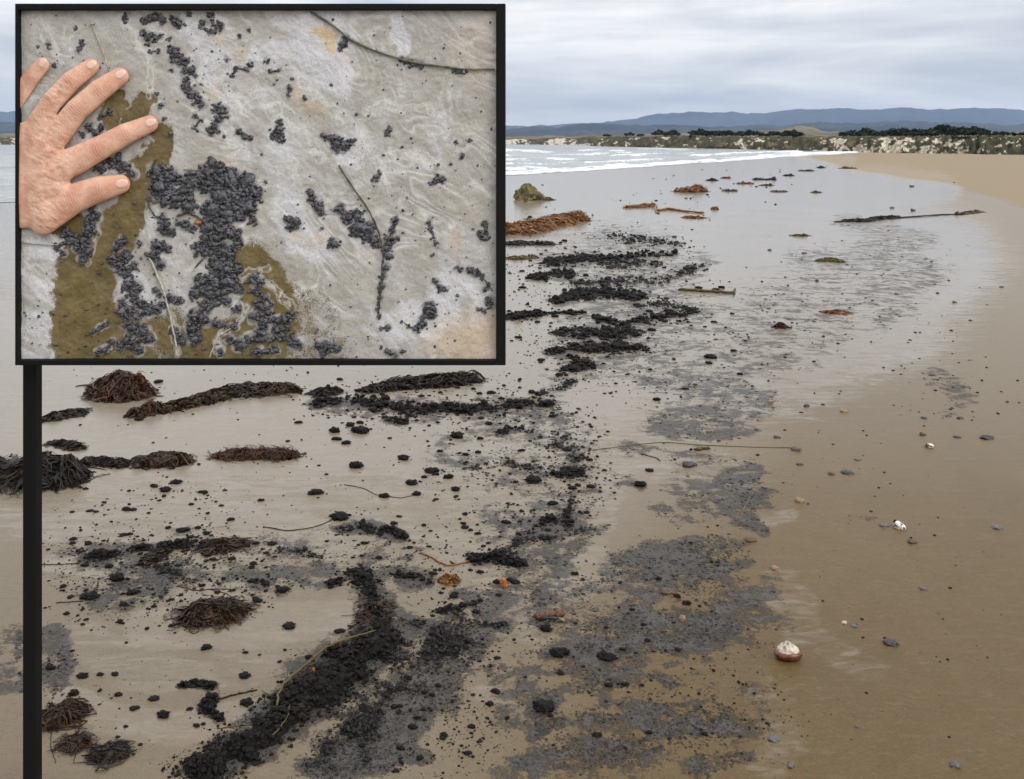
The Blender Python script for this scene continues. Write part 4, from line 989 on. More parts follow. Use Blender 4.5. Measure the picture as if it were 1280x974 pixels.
# ------------------------------------------------------------------ bluffs behind the beach, trees on them, hills and mountains
def build_bluff(name, prof, back, label, white, seed):
    """prof: (px, base row, top row)"""
    a = np.array(prof, float)
    xs = np.arange(a[0, 0], a[-1, 0] + .01, 1.1)
    yb = np.interp(xs, a[:, 0], a[:, 1]); yt = np.interp(xs, a[:, 0], a[:, 2]) + (fbm(xs * .08, xs * 0 + seed) - .5) * 4 + (fbm(xs * .4, xs * 0 + seed) - .5) * 1.6
    d0 = F * H / (yb - HY); d0 = d0 * (1 + (fbm(xs * .06 + seed, xs * 0) - .5) * .06)
    ts = np.concatenate([np.linspace(0, 1, 16), [1.25, 1.6, 2.2, 3.2, 4.5]])
    V, bare = [], []
    for t in ts:
        tt = min(t, 1)
        gul = (fbm(xs * .22 + seed * 3, xs * 0 + tt * .7, 3) - .5)
        d = d0 * (1 + .08 * tt + .07 * gul * math.sin(math.pi * min(tt, .999)) ** .5)
        dt = d0 * 1.08
        ztop = H - (yt - HY) / F * dt
        if t <= 1: z = -.05 + (ztop + .05) * tt ** .8
        else:
            d = d0 * (1.08 + (t - 1) * back); z = ztop + (ztop - H) * (d / dt - 1) * .8 + (fbm(xs * .1 + t * 3, xs * 0 + t) - .5) * .004 * d
        V.append(np.stack([(xs - CX) / F * d, d, z], 1))
        row = yb + (yt - yb) * tt
        k = fbm(xs * .13 + seed + row * .1, row * .22 + xs * .02, 4) * .6 + fbm(xs * .42 + seed - row * .35, row * .45, 3) * .4
        env = np.interp(xs, [w[0] for w in white], [w[1] for w in white])
        bare.append(np.where(t <= .93, np.clip((k - (1 - env)) * 6, 0, 1), 0))
    V = np.stack(V); me = mesh_np(name, V.reshape(-1, 3), grid_faces(len(ts), len(xs)))
    fattr(me, 'bare', np.stack(bare).ravel())
    fattr(me, 'face', np.repeat([1.0 if t <= 1 else 0.0 for t in ts], len(xs)))
    m, nt, b = new_mat(name + '_ground')
    p = pos(nt); n = noise(nt, p, .8, 5., .65); n2 = noise(nt, p, .25, 4., .6)
    veg = mixc(nt, smooth(nt, n, .35, .65), (0.030, 0.033, 0.017), (0.085, 0.08, 0.042))
    veg = mixc(nt, smooth(nt, n2, .5, .66), veg, (0.17, 0.12, 0.075))
    rock = mixc(nt, smooth(nt, n, .38, .6), (0.30, 0.25, 0.18), (0.66, 0.60, 0.48))
    put(nt, b, Base_Color=mixc(nt, smooth(nt, attr(nt, 'bare'), .25, .6), veg, rock), Roughness=.95, Specular_IOR_Level=.1)
    bump(nt, b, n, 1., .6)
    tag(link(name, me, m), label, kind='structure')
build_bluff('far_cliff', [(-600, 181.5, 172), (420, 180.6, 173), (632, 180.6, 174.5), (660, 180.8, 174.2), (700, 181, 173.2), (750, 181.5, 172), (800, 182, 172)], .8,
            'low far cliff with pale faces behind the surf', [(-600, .4), (600, .52), (636, .62), (656, .58), (664, .40), (684, .5), (690, .62), (706, .58), (714, .45), (740, .52), (760, .42)], 3)
build_bluff('sea_bluff', [(738, 182.6, 180), (752, 183, 173), (770, 183.5, 170.8), (830, 184.6, 170.2), (900, 186, 170.5), (960, 187.3, 171), (1020, 189, 171.5), (1060, 190, 171), (1120, 191.4, 170.5), (1200, 192.3, 170), (1262, 193.5, 170), (1500, 198, 169), (2100, 215, 166)], .5,
            'scrubby bluff with white eroded faces behind the beach', [(740, .42), (760, .46), (825, .40), (834, .5), (842, .40), (860, .42), (870, .5), (880, .40), (912, .42), (935, .49), (950, .46), (960, .4), (1018, .42), (1028, .60), (1055, .58), (1064, .42), (1074, .54), (1110, .57), (1160, .55), (1175, .46), (1195, .55), (1215, .48), (1262, .44), (1500, .55), (2100, .5)], 8)

def tree_mesh(seed):
    r = np.random.default_rng(seed)
    V, Fc = tube([(0, 0, -.1), (.02, 0, .3), (0, .03, .75)], .045, .02, 5)
    nt_ = len(Fc); parts = [(V, Fc)]
    n = 170
    for k in range(n):
        c = r.normal(0, 1, 3); c /= np.linalg.norm(c); c *= r.random() ** .33
        lobe = r.integers(0, 4)
        off = np.array([[0, 0, .1], [.28, .1, 0], [-.26, -.05, -.02], [.05, -.1, .2]])[lobe]
        c = c * np.array([.36, .34, .25]) + off + np.array([0, 0, .62])
        u = r.normal(0, 1, 3); w = r.normal(0, 1, 3); u /= np.linalg.norm(u); w -= u * u.dot(w); w /= np.linalg.norm(w)
        s = .085 * r.uniform(.6, 1.3)
        parts.append((np.array([c - u * s - w * s, c + u * s - w * s, c + u * s + w * s, c - u * s + w * s]), np.array([[0, 1, 2, 3]])))
    v, f = join(parts)
    me = mesh_np('coast_tree', v, f, False)
    me.materials.append(M['bark']); me.materials.append(M['leaf'])
    mi = np.ones(len(f), np.int32); mi[:nt_] = 0
    me.polygons.foreach_set('material_index', mi)
    return me
m, nt, b = new_mat('tree_bark'); put(nt, b, Base_Color=(0.04, 0.03, 0.022), Roughness=.9); M['bark'] = m
m, nt, b = new_mat('tree_leaves'); rr = nt.nodes.new('ShaderNodeNewGeometry').outputs['Random Per Island']
put(nt, b, Base_Color=mixc(nt, rr, (0.012, 0.018, 0.011), (0.04, 0.05, 0.025)), Roughness=.8, Specular_IOR_Level=.2); M['leaf'] = m
TREES = [tree_mesh(300 + k) for k in range(5)]
NUM = 'one two three four five six seven eight nine ten eleven twelve thirteen fourteen fifteen sixteen seventeen eighteen nineteen twenty twenty-one twenty-two twenty-three twenty-four twenty-five twenty-six twenty-seven'.split()
def trees(spec, label, group, dd):
    for k, (x, yb, h) in enumerate(spec):
        o = bpy.data.objects.new('coast_tree', TREES[k % 5]); C.objects.link(o)
        d = dd(x); s = h / F * d
        o.location = ((x - CX) / F * d, d, H - (yb + h * .16 - HY) / F * d); o.scale = (s * random.uniform(1.3, 2.1), s * 1.4, s * random.uniform(.85, 1.25)); o.rotation_euler = (0, 0, random.uniform(0, 6))
        tag(o, label.replace('tree ', 'tree, ' + NUM[k] + ' from left, ', 1) if len(spec) > 1 else label, 'tree', group)
bluff_d = lambda x: F * H / (np.interp(x, [738, 830, 960, 1060, 1262, 1500], [182.6, 184.6, 187.3, 190, 193.5, 198]) - HY) * random.uniform(1.09, 1.2)
trees([(758, 172, 5), (762, 171.5, 4), (783, 171, 5), (788, 171, 6), (799, 171, 4), (803, 171, 5)], 'small tree standing alone on the low left end of the bluff', 'trees at the left end of the bluff', bluff_d)
trees([(820 + 5.5 * k, 171, random.uniform(6, 8.5)) for k in range(6)], 'small tree in the short row on the left part of the bluff', 'short tree row on the bluff', bluff_d)
trees([(868 + 5 * k, 171.5, random.uniform(7, 10)) for k in range(15)], 'dark tree in the middle row along the bluff top', 'middle row of trees on the bluff', bluff_d)
trees([(945 + 7 * k, 171.5, random.uniform(4, 8)) for k in range(9)], 'low scattered tree right of the middle tree row', 'low scattered trees on the bluff', bluff_d)
trees([(984, 172.5, 9), (990, 172.5, 10), (996, 172.5, 8)], 'bushy dark tree in the group left of the white cliff', 'tree group left of the white cliff', bluff_d)
trees([(1054 + 4.6 * k, 172, random.uniform(8, 11)) for k in range(26)], 'dark tree in the long dense row above the white cliff', 'dense tree row above the white cliff', bluff_d)
trees([(1178 + 4.8 * k, 171.5, random.uniform(10, 14)) for k in range(11)], 'taller tree in the clump at the right of the bluff', 'taller tree clump on the bluff', bluff_d)
trees([(1236 + 8 * k, 171, random.uniform(5, 8)) for k in range(9)], 'low tree thinning out towards the right edge', 'thin trees at the right of the bluff', bluff_d)

def ridge(name, pts, dist, depth, label, cols, seed, nsc):
    a = np.array(pts, float); xs = np.arange(a[0, 0], a[-1, 0], 3.0)
    yt = np.interp(xs, a[:, 0], a[:, 1]) + (fbm(xs * .045, xs * 0 + seed, 4) - .5) * 6 + (fbm(xs * .2, xs * 0 + seed, 3) - .5) * 1.6
    ts = np.linspace(-1, 1, 25); V = []
    for t in ts:
        d = dist + t * depth
        prof = (1 - abs(t)) ** (.8 if t < 0 else 1.0)
        k = 1 + (fbm(xs * .07 + seed, xs * 0 + t * 4 + seed, 4) - .5) * 1.1 * (1 - prof) * 1.4
        zc = (HY - yt) / F * dist + H
        V.append(np.stack([(xs - CX) / F * d, np.full_like(xs, d), zc * np.clip(prof * k, 0, 1) - .5], 1))
    me = mesh_np(name, np.stack(V).reshape(-1, 3), grid_faces(len(ts), len(xs)))
    m, nt, b = new_mat(name + '_slope'); p = pos(nt)
    n = noise(nt, p, nsc, 5., .6)
    put(nt, b, Base_Color=mixc(nt, smooth(nt, n, .38, .62), *cols), Roughness=1., Specular_IOR_Level=0.)
    tag(link(name, me, m), label, kind='structure')
ridge('coastal_hills', [(-700, 168), (300, 168), (632, 171), (700, 169.5), (800, 167), (900, 165.5), (960, 163), (990, 159.5), (1005, 157), (1018, 158.5), (1030, 163), (1080, 165), (1300, 164), (2000, 162)], 1500, 420,
      'low tan and green hills behind the bluff', ((0.085, 0.085, 0.05), (0.20, 0.16, 0.10)), 4, .01)
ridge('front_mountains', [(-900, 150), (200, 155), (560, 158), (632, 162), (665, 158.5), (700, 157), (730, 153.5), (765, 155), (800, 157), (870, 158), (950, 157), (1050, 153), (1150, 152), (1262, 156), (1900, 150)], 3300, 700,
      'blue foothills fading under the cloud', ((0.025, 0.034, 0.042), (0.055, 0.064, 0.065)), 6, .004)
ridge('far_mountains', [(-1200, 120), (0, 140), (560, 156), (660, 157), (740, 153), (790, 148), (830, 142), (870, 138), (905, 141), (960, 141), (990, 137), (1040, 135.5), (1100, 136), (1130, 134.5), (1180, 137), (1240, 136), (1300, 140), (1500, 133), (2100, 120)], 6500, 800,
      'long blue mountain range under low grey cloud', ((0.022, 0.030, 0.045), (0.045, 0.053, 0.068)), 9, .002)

hb = bmesh.new(); bmesh.ops.create_cube(hb, size=2.0)
me = bpy.data.meshes.new('haze'); hb.to_mesh(me); hb.free()
hz = link('haze', me); hz.scale = (7600, 7600, 180); hz.location = (0, 0, 179)
hm = bpy.data.materials.new('haze_air'); hm.use_nodes = True; hn = hm.node_tree; hn.nodes.remove(hn.nodes['Principled BSDF'])
pv = nd(hn, 'ShaderNodeVolumePrincipled', {'Color': (0.52, 0.70, 1.0), 'Density': 1.05e-4})
hn.links.new(pv.outputs[0], hn.nodes['Material Output'].inputs['Volume']); me.materials.append(hm)
tag(hz, 'pale blue sea haze over the coast', kind='stuff')
#@@PART3
# ------------------------------------------------------------------ the framed sign on its post: a slab of tarry sand under a hand
PY_ = 2.12                                   # distance of the sand face
SPX = PY_ / F                                # metres per photo pixel on that face
def sp(u, v, w=0.0):                         # photo column, row, pixels proud of the face -> world
    return ((u - CX) * SPX, PY_ - w * SPX, H - (v - HY) * SPX)
def spv(A):
    A = np.asarray(A, float)
    return np.stack([(A[:, 0] - CX) * SPX, PY_ - A[:, 2] * SPX, H - (A[:, 1] - HY) * SPX], 1)
FD = 0.016
def fp(u, v):                                # point on the front of the frame
    k = (PY_ - FD) / F
    return ((u - CX) * k, H - (v - HY) * k)
sign = empty('sign_board', (fp(41, 460)[0], PY_ + .05, 0), 'black framed sign board on one slim black post, showing a hand over tarry sand', 'sign')
base_ = np.array(sign.location)
bm0, bnt0, bb0 = new_mat('black_frame_paint')
put(bnt0, bb0, Base_Color=(0.006, 0.006, 0.006), Roughness=.6, Specular_IOR_Level=.15)
def box(name, x0, x1, y0, y1, z0, z1, mat, parent, bev=.0015):
    bm = bmesh.new(); bmesh.ops.create_cube(bm, size=1.0)
    for v in bm.verts:
        v.co = Vector(((x0 + x1) / 2 + v.co.x * (x1 - x0), (y0 + y1) / 2 + v.co.y * (y1 - y0), (z0 + z1) / 2 + v.co.z * (z1 - z0))) - Vector(base_)
    bmesh.ops.bevel(bm, geom=bm.edges[:], offset=bev, segments=2, affect='EDGES', profile=.5)
    me = bpy.data.meshes.new(name); bm.to_mesh(me); bm.free()
    return link(name, me, mat, parent)
yf, yb = PY_ - FD, PY_ + .03
(xl, zt), (xr, zb) = fp(18.5, 4.5), fp(632, 457)
(xi, zi), (xj, zj) = fp(22.2, 12.2), fp(620, 450.4)
box('frame_rail', xl, xi, yf, yb, zb, zt, bm0, sign); box('frame_rail', xj, xr, yf, yb, zb, zt, bm0, sign)
box('frame_rail', xi, xj, yf, yb, zi, zt, bm0, sign); box('frame_rail', xi, xj, yf, yb, zb, zj, bm0, sign)
box('backing_board', xl + .002, xr - .002, yb, yb + .012, zb + .002, zt - .002, bm0, sign)
k_ = (PY_ + .06) / F
box('post', (33 - CX) * k_, (49.5 - CX) * k_, yb + .012, yb + .044, -.25, zt - .05, bm0, sign, .003)

# fields on the face, in photo pixels
OLIVE = [([(150, 128, 14), (140, 148, 16)], 1), ([(182, 128, 12), (165, 150, 14)], 1), ([(200, 168, 16), (196, 190, 20), (180, 215, 26), (172, 250, 26), (150, 280, 34), (130, 315, 36)], 1.1),
         ([(110, 330, 44), (105, 380, 48), (105, 440, 46)], 1.3), ([(60, 278, 14), (92, 282, 22)], 1), ([(312, 332, 30), (335, 365, 44), (330, 420, 52), (260, 430, 40)], .85), ([(350, 365, 40), (390, 400, 44), (400, 440, 50)], .42), ([(150, 430, 50), (210, 440, 60)], .7)]
SILT = [([(400, 30, 46), (400, 55, 54), (420, 85, 40)], 1.15), ([(375, 25, 30), (340, 20, 24)], .8), ([(492, 12, 16), (500, 40, 16), (508, 66, 12)], 1.2), ([(60, 330, 44), (50, 380, 50), (45, 430, 46)], .62), ([(30, 300, 24), (75, 345, 18)], .55),
        ([(290, 65, 60), (300, 95, 60), (265, 100, 40)], .6), ([(230, 60, 40), (255, 110, 40)], .5), ([(362, 250, 34), (372, 292, 34), (400, 310, 30)], .95), ([(345, 165, 26), (350, 215, 30), (365, 235, 26)], .6), ([(435, 180, 26), (450, 195, 12)], .9),
        ([(570, 300, 40), (590, 320, 44), (600, 350, 40)], .7), ([(520, 395, 40), (500, 400, 30), (545, 400, 30)], .85), ([(560, 370, 50), (590, 385, 40)], .6), ([(470, 410, 24), (500, 425, 24)], .5), ([(560, 155, 22), (545, 180, 24), (525, 195, 30)], .6),
        ([(200, 285, 30), (215, 330, 34), (222, 370, 26)], .62), ([(165, 350, 20), (195, 370, 24)], .7), ([(155, 180, 20), (165, 230, 16)], .5), ([(300, 195, 30), (330, 195, 24)], .4), ([(240, 25, 40), (330, 60, 50)], .45)]
LINES = [[(290, 130, 5), (300, 120, 5), (330, 118, 5), (355, 135, 5), (375, 158, 5), (395, 180, 5), (420, 205, 5)], [(300, 140, 4), (320, 128, 4), (345, 136, 4), (365, 160, 4), (385, 185, 4), (402, 200, 4)], [(365, 105, 4), (395, 118, 4), (430, 150, 5), (450, 175, 5), (447, 205, 5), (430, 200, 4)],
         [(335, 60, 4), (360, 85, 4), (380, 105, 5), (395, 120, 4)], [(230, 75, 4), (245, 95, 4), (270, 120, 4), (285, 145, 4), (290, 180, 4)], [(460, 140, 4), (475, 128, 4), (500, 136, 4), (530, 135, 4), (545, 145, 4)], [(452, 152, 3), (460, 185, 4), (475, 205, 4), (485, 240, 4)],
         [(335, 205, 5), (360, 215, 6), (372, 240, 5)], [(368, 200, 3), (374, 240, 3), (376, 270, 3)], [(488, 195, 6), (520, 195, 6), (545, 205, 4)], [(185, 255, 3), (190, 300, 3), (205, 350, 3), (215, 400, 3), (221, 445, 3)], [(120, 290, 3), (115, 310, 3), (110, 330, 3)],
         [(320, 345, 4), (345, 362, 4), (365, 385, 4)], [(270, 440, 3), (275, 420, 3), (295, 405, 3), (308, 385, 3)], [(300, 350, 3), (307, 340, 3), (335, 335, 3)], [(150, 20, 3), (175, 60, 4), (190, 90, 4), (185, 120, 3)], [(500, 395, 5), (525, 425, 6), (545, 418, 5)], [(44, 18, 3), (60, 50, 4), (72, 68, 4)]]
YEL = [([(395, 38, 14), (412, 50, 18), (418, 58, 12)], 1), ([(250, 115, 14), (262, 118, 12)], .5), ([(265, 38, 10), (300, 72, 12)], .45), ([(365, 110, 12), (400, 148, 10)], .5), ([(400, 305, 12), (365, 292, 10), (375, 258, 8)], .5), ([(565, 300, 14)], .55), ([(282, 200, 16), (300, 208, 10)], .4), ([(440, 72, 10)], .4)]
PINK = [([(580, 440, 60), (625, 430, 60)], .8), ([(600, 65, 50), (620, 30, 40)], .25)]
CLUMPS = [  # label, blobs (u, v, r)
    ('large tar raft on the sign, spreading right of the thumb', [(197, 215, 12), (200, 235, 14), (215, 222, 12), (208, 250, 12), (222, 248, 12), (237, 258, 11), (240, 228, 14), (230, 238, 10), (258, 212, 10), (266, 203, 8), (275, 215, 12), (290, 222, 13), (262, 228, 14), (308, 228, 13), (318, 242, 11), (296, 244, 16), (276, 245, 15), (310, 258, 12), (266, 262, 14), (284, 268, 14), (300, 270, 9), (262, 282, 13), (278, 286, 14), (292, 292, 10), (258, 300, 9), (248, 312, 10), (270, 310, 12), (284, 316, 12), (296, 304, 8), (316, 276, 7)]),
    ('tar mass below the large raft, pointing down the sign', [(272, 332, 13), (284, 338, 12), (297, 334, 8), (268, 350, 14), (252, 352, 11), (245, 366, 9), (286, 352, 12), (298, 362, 7), (262, 368, 12), (282, 376, 7), (256, 385, 9), (245, 396, 11), (255, 402, 8), (240, 412, 10), (245, 424, 8), (297, 385, 7)]),
    ('short tar bar left of the large raft', [(203, 272, 6), (206, 284, 9), (214, 290, 7)]), ('slim tar bar with a twig beside it', [(222, 278, 5), (232, 282, 7), (242, 286, 6)]),
    ('tar knot on the pale stem left of the raft', [(196, 307, 8), (206, 310, 8), (192, 320, 8), (200, 330, 8), (186, 318, 5)]), ('round small tar knob above the pale stem', [(175, 305, 5)]),
    ('tar cluster ringed with silt in the olive patch', [(152, 303, 7), (145, 310, 6), (140, 327, 7), (157, 320, 8), (150, 338, 8), (168, 333, 6), (160, 342, 7)]),
    ('round tar clump lower left of the pale stem', [(160, 355, 9), (172, 358, 8), (166, 368, 9)]), ('tar cluster left of the pale stem foot', [(175, 382, 9), (186, 388, 8), (196, 384, 8), (170, 395, 7), (152, 378, 6), (148, 390, 5), (158, 396, 6), (205, 380, 5)]),
    ('left of two tar bits on the pale stem', [(194, 362, 5), (200, 368, 5)]), ('right of two tar bits on the pale stem', [(214, 374, 7), (220, 376, 6), (226, 377, 6)]), ('wide tar spread along the lower edge, left part', [(165, 410, 9), (178, 414, 9), (186, 424, 7), (162, 425, 8), (150, 432, 6), (174, 436, 7), (140, 428, 4), (132, 438, 5), (122, 441, 5)]), ('tar bit pair right of the pale stem foot', [(217, 414, 6), (222, 421, 5), (227, 428, 6)]),
    ('tar strip in the olive patch under the palm', [(113, 255, 9), (116, 270, 9), (112, 285, 9), (106, 300, 9), (108, 314, 8), (104, 325, 6), (96, 310, 6)]), ('dark tar blob at the edge of the palm', [(82, 292, 8), (90, 300, 9), (70, 308, 5), (80, 318, 4)]),
    ('small tar lump pair at the upper olive patch', [(124, 410, 4), (132, 407, 5), (116, 415, 4)]), ('tar behind the crook of thumb and index finger', [(130, 200, 8), (142, 204, 8), (155, 208, 8), (120, 208, 7), (148, 198, 6), (165, 218, 6), (128, 212, 6)]),
    ('tar between index and middle finger', [(112, 160, 6), (120, 166, 6), (126, 160, 5), (104, 168, 5)]), ('small tar knob near the middle fingertip', [(137, 140, 4.5), (125, 147, 3)]),
    ('tar chain along the lower centre olive sand', [(318, 350, 7), (326, 352, 5), (322, 366, 6), (312, 364, 4), (332, 372, 5), (340, 380, 4)]),
    ('clustered tar pellets right of the lower centre', [(324, 382, 8), (336, 390, 7), (318, 396, 8), (330, 402, 8), (345, 402, 7), (356, 400, 8), (364, 392, 5), (345, 414, 6), (360, 410, 5)]),
    ('tar pellets at the bottom centre edge', [(326, 416, 8), (314, 424, 8), (336, 426, 6), (352, 420, 6), (370, 430, 8), (366, 420, 5), (300, 432, 8), (286, 424, 6), (344, 438, 6), (322, 440, 7), (276, 440, 6), (270, 404, 6), (292, 408, 6)]),
    ('long low tar bar at the bottom edge', [(398, 431, 6), (408, 433, 8), (420, 435, 6), (404, 442, 5)]),
    ('leaning pair of tar lumps near the middle', [(387, 240, 6), (390, 249, 6), (398, 258, 8), (403, 266, 5)]), ('single rounded tar lump in a white halo', [(362, 274, 7), (370, 278, 9), (362, 284, 6)]), ('small round tar lump on white halo', [(416, 305, 9)]),
    ('tar slug lying left of the weed stalk', [(425, 262, 8), (436, 272, 9), (446, 270, 9), (450, 284, 11), (460, 288, 10), (443, 288, 9), (466, 300, 8), (456, 298, 7), (470, 306, 6)]),
    ('tar coated weed stalk, upper fork', [(494, 276, 6), (491, 288, 6), (487, 298, 7), (483, 310, 7), (498, 298, 4), (486, 322, 6)]), ('tar coated weed stalk, lower stem', [(482, 334, 6), (479, 345, 5), (476, 357, 5), (474, 372, 4), (472, 386, 3), (474, 396, 3)]),
    ('tar knob topping the stone by the right curve', [(422, 177, 9), (416, 172, 6), (420, 186, 6)]), ('grey tar smear right of the tar knob', [(434, 180, 6), (440, 176, 5), (430, 186, 5)]), ('small tar lump left of the tar knob', [(405, 170, 5), (411, 173, 4)]),
    ('grey tar wedge left of the curved lines', [(349, 162, 7), (344, 168, 6), (352, 174, 6), (340, 172, 4), (350, 154, 5)]),
    ('tar hook at the lower right', [(503, 402, 3), (511, 408, 4), (520, 411, 6), (527, 406, 6), (527, 398, 4)]), ('tar lump above the tar hook', [(536, 384, 8), (540, 392, 8), (532, 394, 5)]), ('tar bit pair in lower right silt', [(543, 352, 4), (550, 360, 5), (556, 361, 4)]),
    ('tar strand by the right frame', [(588, 338, 6), (594, 341, 6), (602, 345, 5), (576, 338, 4), (571, 334, 3), (610, 356, 3), (607, 362, 4)]), ('tar lump touching the right frame', [(612, 376, 6), (617, 382, 5), (606, 388, 4), (598, 387, 3)]), ('tar lump on the white patch by the right frame', [(601, 294, 6), (609, 298, 6), (606, 280, 5)]),
    ('tar lump pair at the far right middle', [(537, 277, 4), (538, 285, 4), (543, 298, 3), (544, 304, 3)]), ('tar bits at the bottom right edge', [(485, 440, 4), (495, 444, 7), (476, 434, 3), (503, 440, 4)]), ('tar lump right of the lower stem', [(486, 409, 4.5), (476, 411, 3)]),
    ('round tar lump right of the upper curve', [(552, 225, 5), (538, 231, 4), (547, 220, 3)]), ('grey tar scrap in the upper right field', [(471, 222, 5), (474, 216, 4), (466, 226, 3)]), ('tar pebble in a white ring', [(484, 166, 5), (488, 161, 4)]),
    ('tar bits at the top edge, left group', [(157, 20, 5), (155, 25, 4)]), ('tar bits at the top edge, middle group', [(186, 24, 6), (194, 22, 6), (203, 26, 6), (178, 26, 4)]), ('tar bits at the top edge, right group', [(219, 26, 7), (224, 30, 6), (214, 24, 4)]),
    ('small tar cluster under the top edge', [(178, 42, 5), (186, 46, 7), (195, 47, 6), (201, 46, 5), (186, 56, 4), (211, 49, 4)]), ('tar crumbs at the top of the tar trail', [(213, 62, 6), (220, 66, 6), (216, 74, 5), (198, 64, 4), (187, 65, 3)]),
    ('upper link of the tar trail', [(228, 74, 6), (234, 74, 4), (230, 88, 5), (240, 88, 7), (244, 94, 4), (224, 80, 3)]), ('middle link of the tar trail', [(232, 100, 6), (230, 110, 6), (240, 116, 8), (236, 112, 6), (247, 124, 6), (252, 132, 5), (214, 88, 3)]),
    ('lower end of the tar trail', [(270, 134, 7), (277, 138, 8), (283, 146, 4), (272, 150, 6), (268, 158, 6), (264, 165, 6), (272, 166, 4), (258, 162, 4)]), ('two tar bits left of the trail end', [(244, 145, 5), (250, 150, 4), (243, 161, 4)]),
    ('stretched tar bit right of the trail end', [(298, 166, 5), (306, 170, 5), (312, 173, 4)]), ('tar scatter at the top right of the trail', [(262, 20, 6), (270, 36, 7), (276, 32, 5), (254, 28, 5), (250, 34, 4), (264, 40, 5), (236, 17, 4)]),
    ('tar scrap under the white blot', [(362, 110, 5), (360, 118, 3), (380, 123, 4)]), ('tar speckle left of the white blot', [(334, 78, 4), (349, 88, 3), (338, 90, 3)]), ('tar smear on the long green weed strand', [(508, 77, 5), (516, 80, 6), (526, 82, 5), (502, 73, 4)]), ('right tar smear on the long green weed strand', [(568, 89, 4), (576, 90, 5), (583, 90, 3)]),
    ('grey tar stain beside the yellow blot', [(428, 55, 6), (432, 47, 5), (426, 62, 4)]), ('tar slip near the upper left corner', [(61, 55, 4), (63, 61, 3.5)]), ('grey tar flake above the ring finger', [(103, 54, 5), (99, 61, 4), (95, 36, 3)]), ('tar flake at the little fingertip', [(68, 82, 4)]),
    ('tar pair above the index fingertip', [(201, 131, 4), (206, 149, 3.5), (196, 117, 3)]), ('tar specks by the upper white lines', [(284, 75, 4), (312, 82, 5), (307, 87, 4), (296, 85, 4), (290, 95, 3)]), ('small tar dot at the upper centre', [(299, 44, 3.5), (311, 38, 2.5)]),
    ('tar dot by the right field specks', [(546, 207, 3.5), (570, 178, 3), (588, 177, 3), (578, 195, 4)]),
]
def clump_field(u, v):
    f = np.zeros(np.shape(u))
    for lab, bl in CLUMPS:
        for x, y, r in bl:
            f = np.maximum(f, np.clip(1.9 - np.hypot(u - x, v - y) / r, 0, 1))
    return f
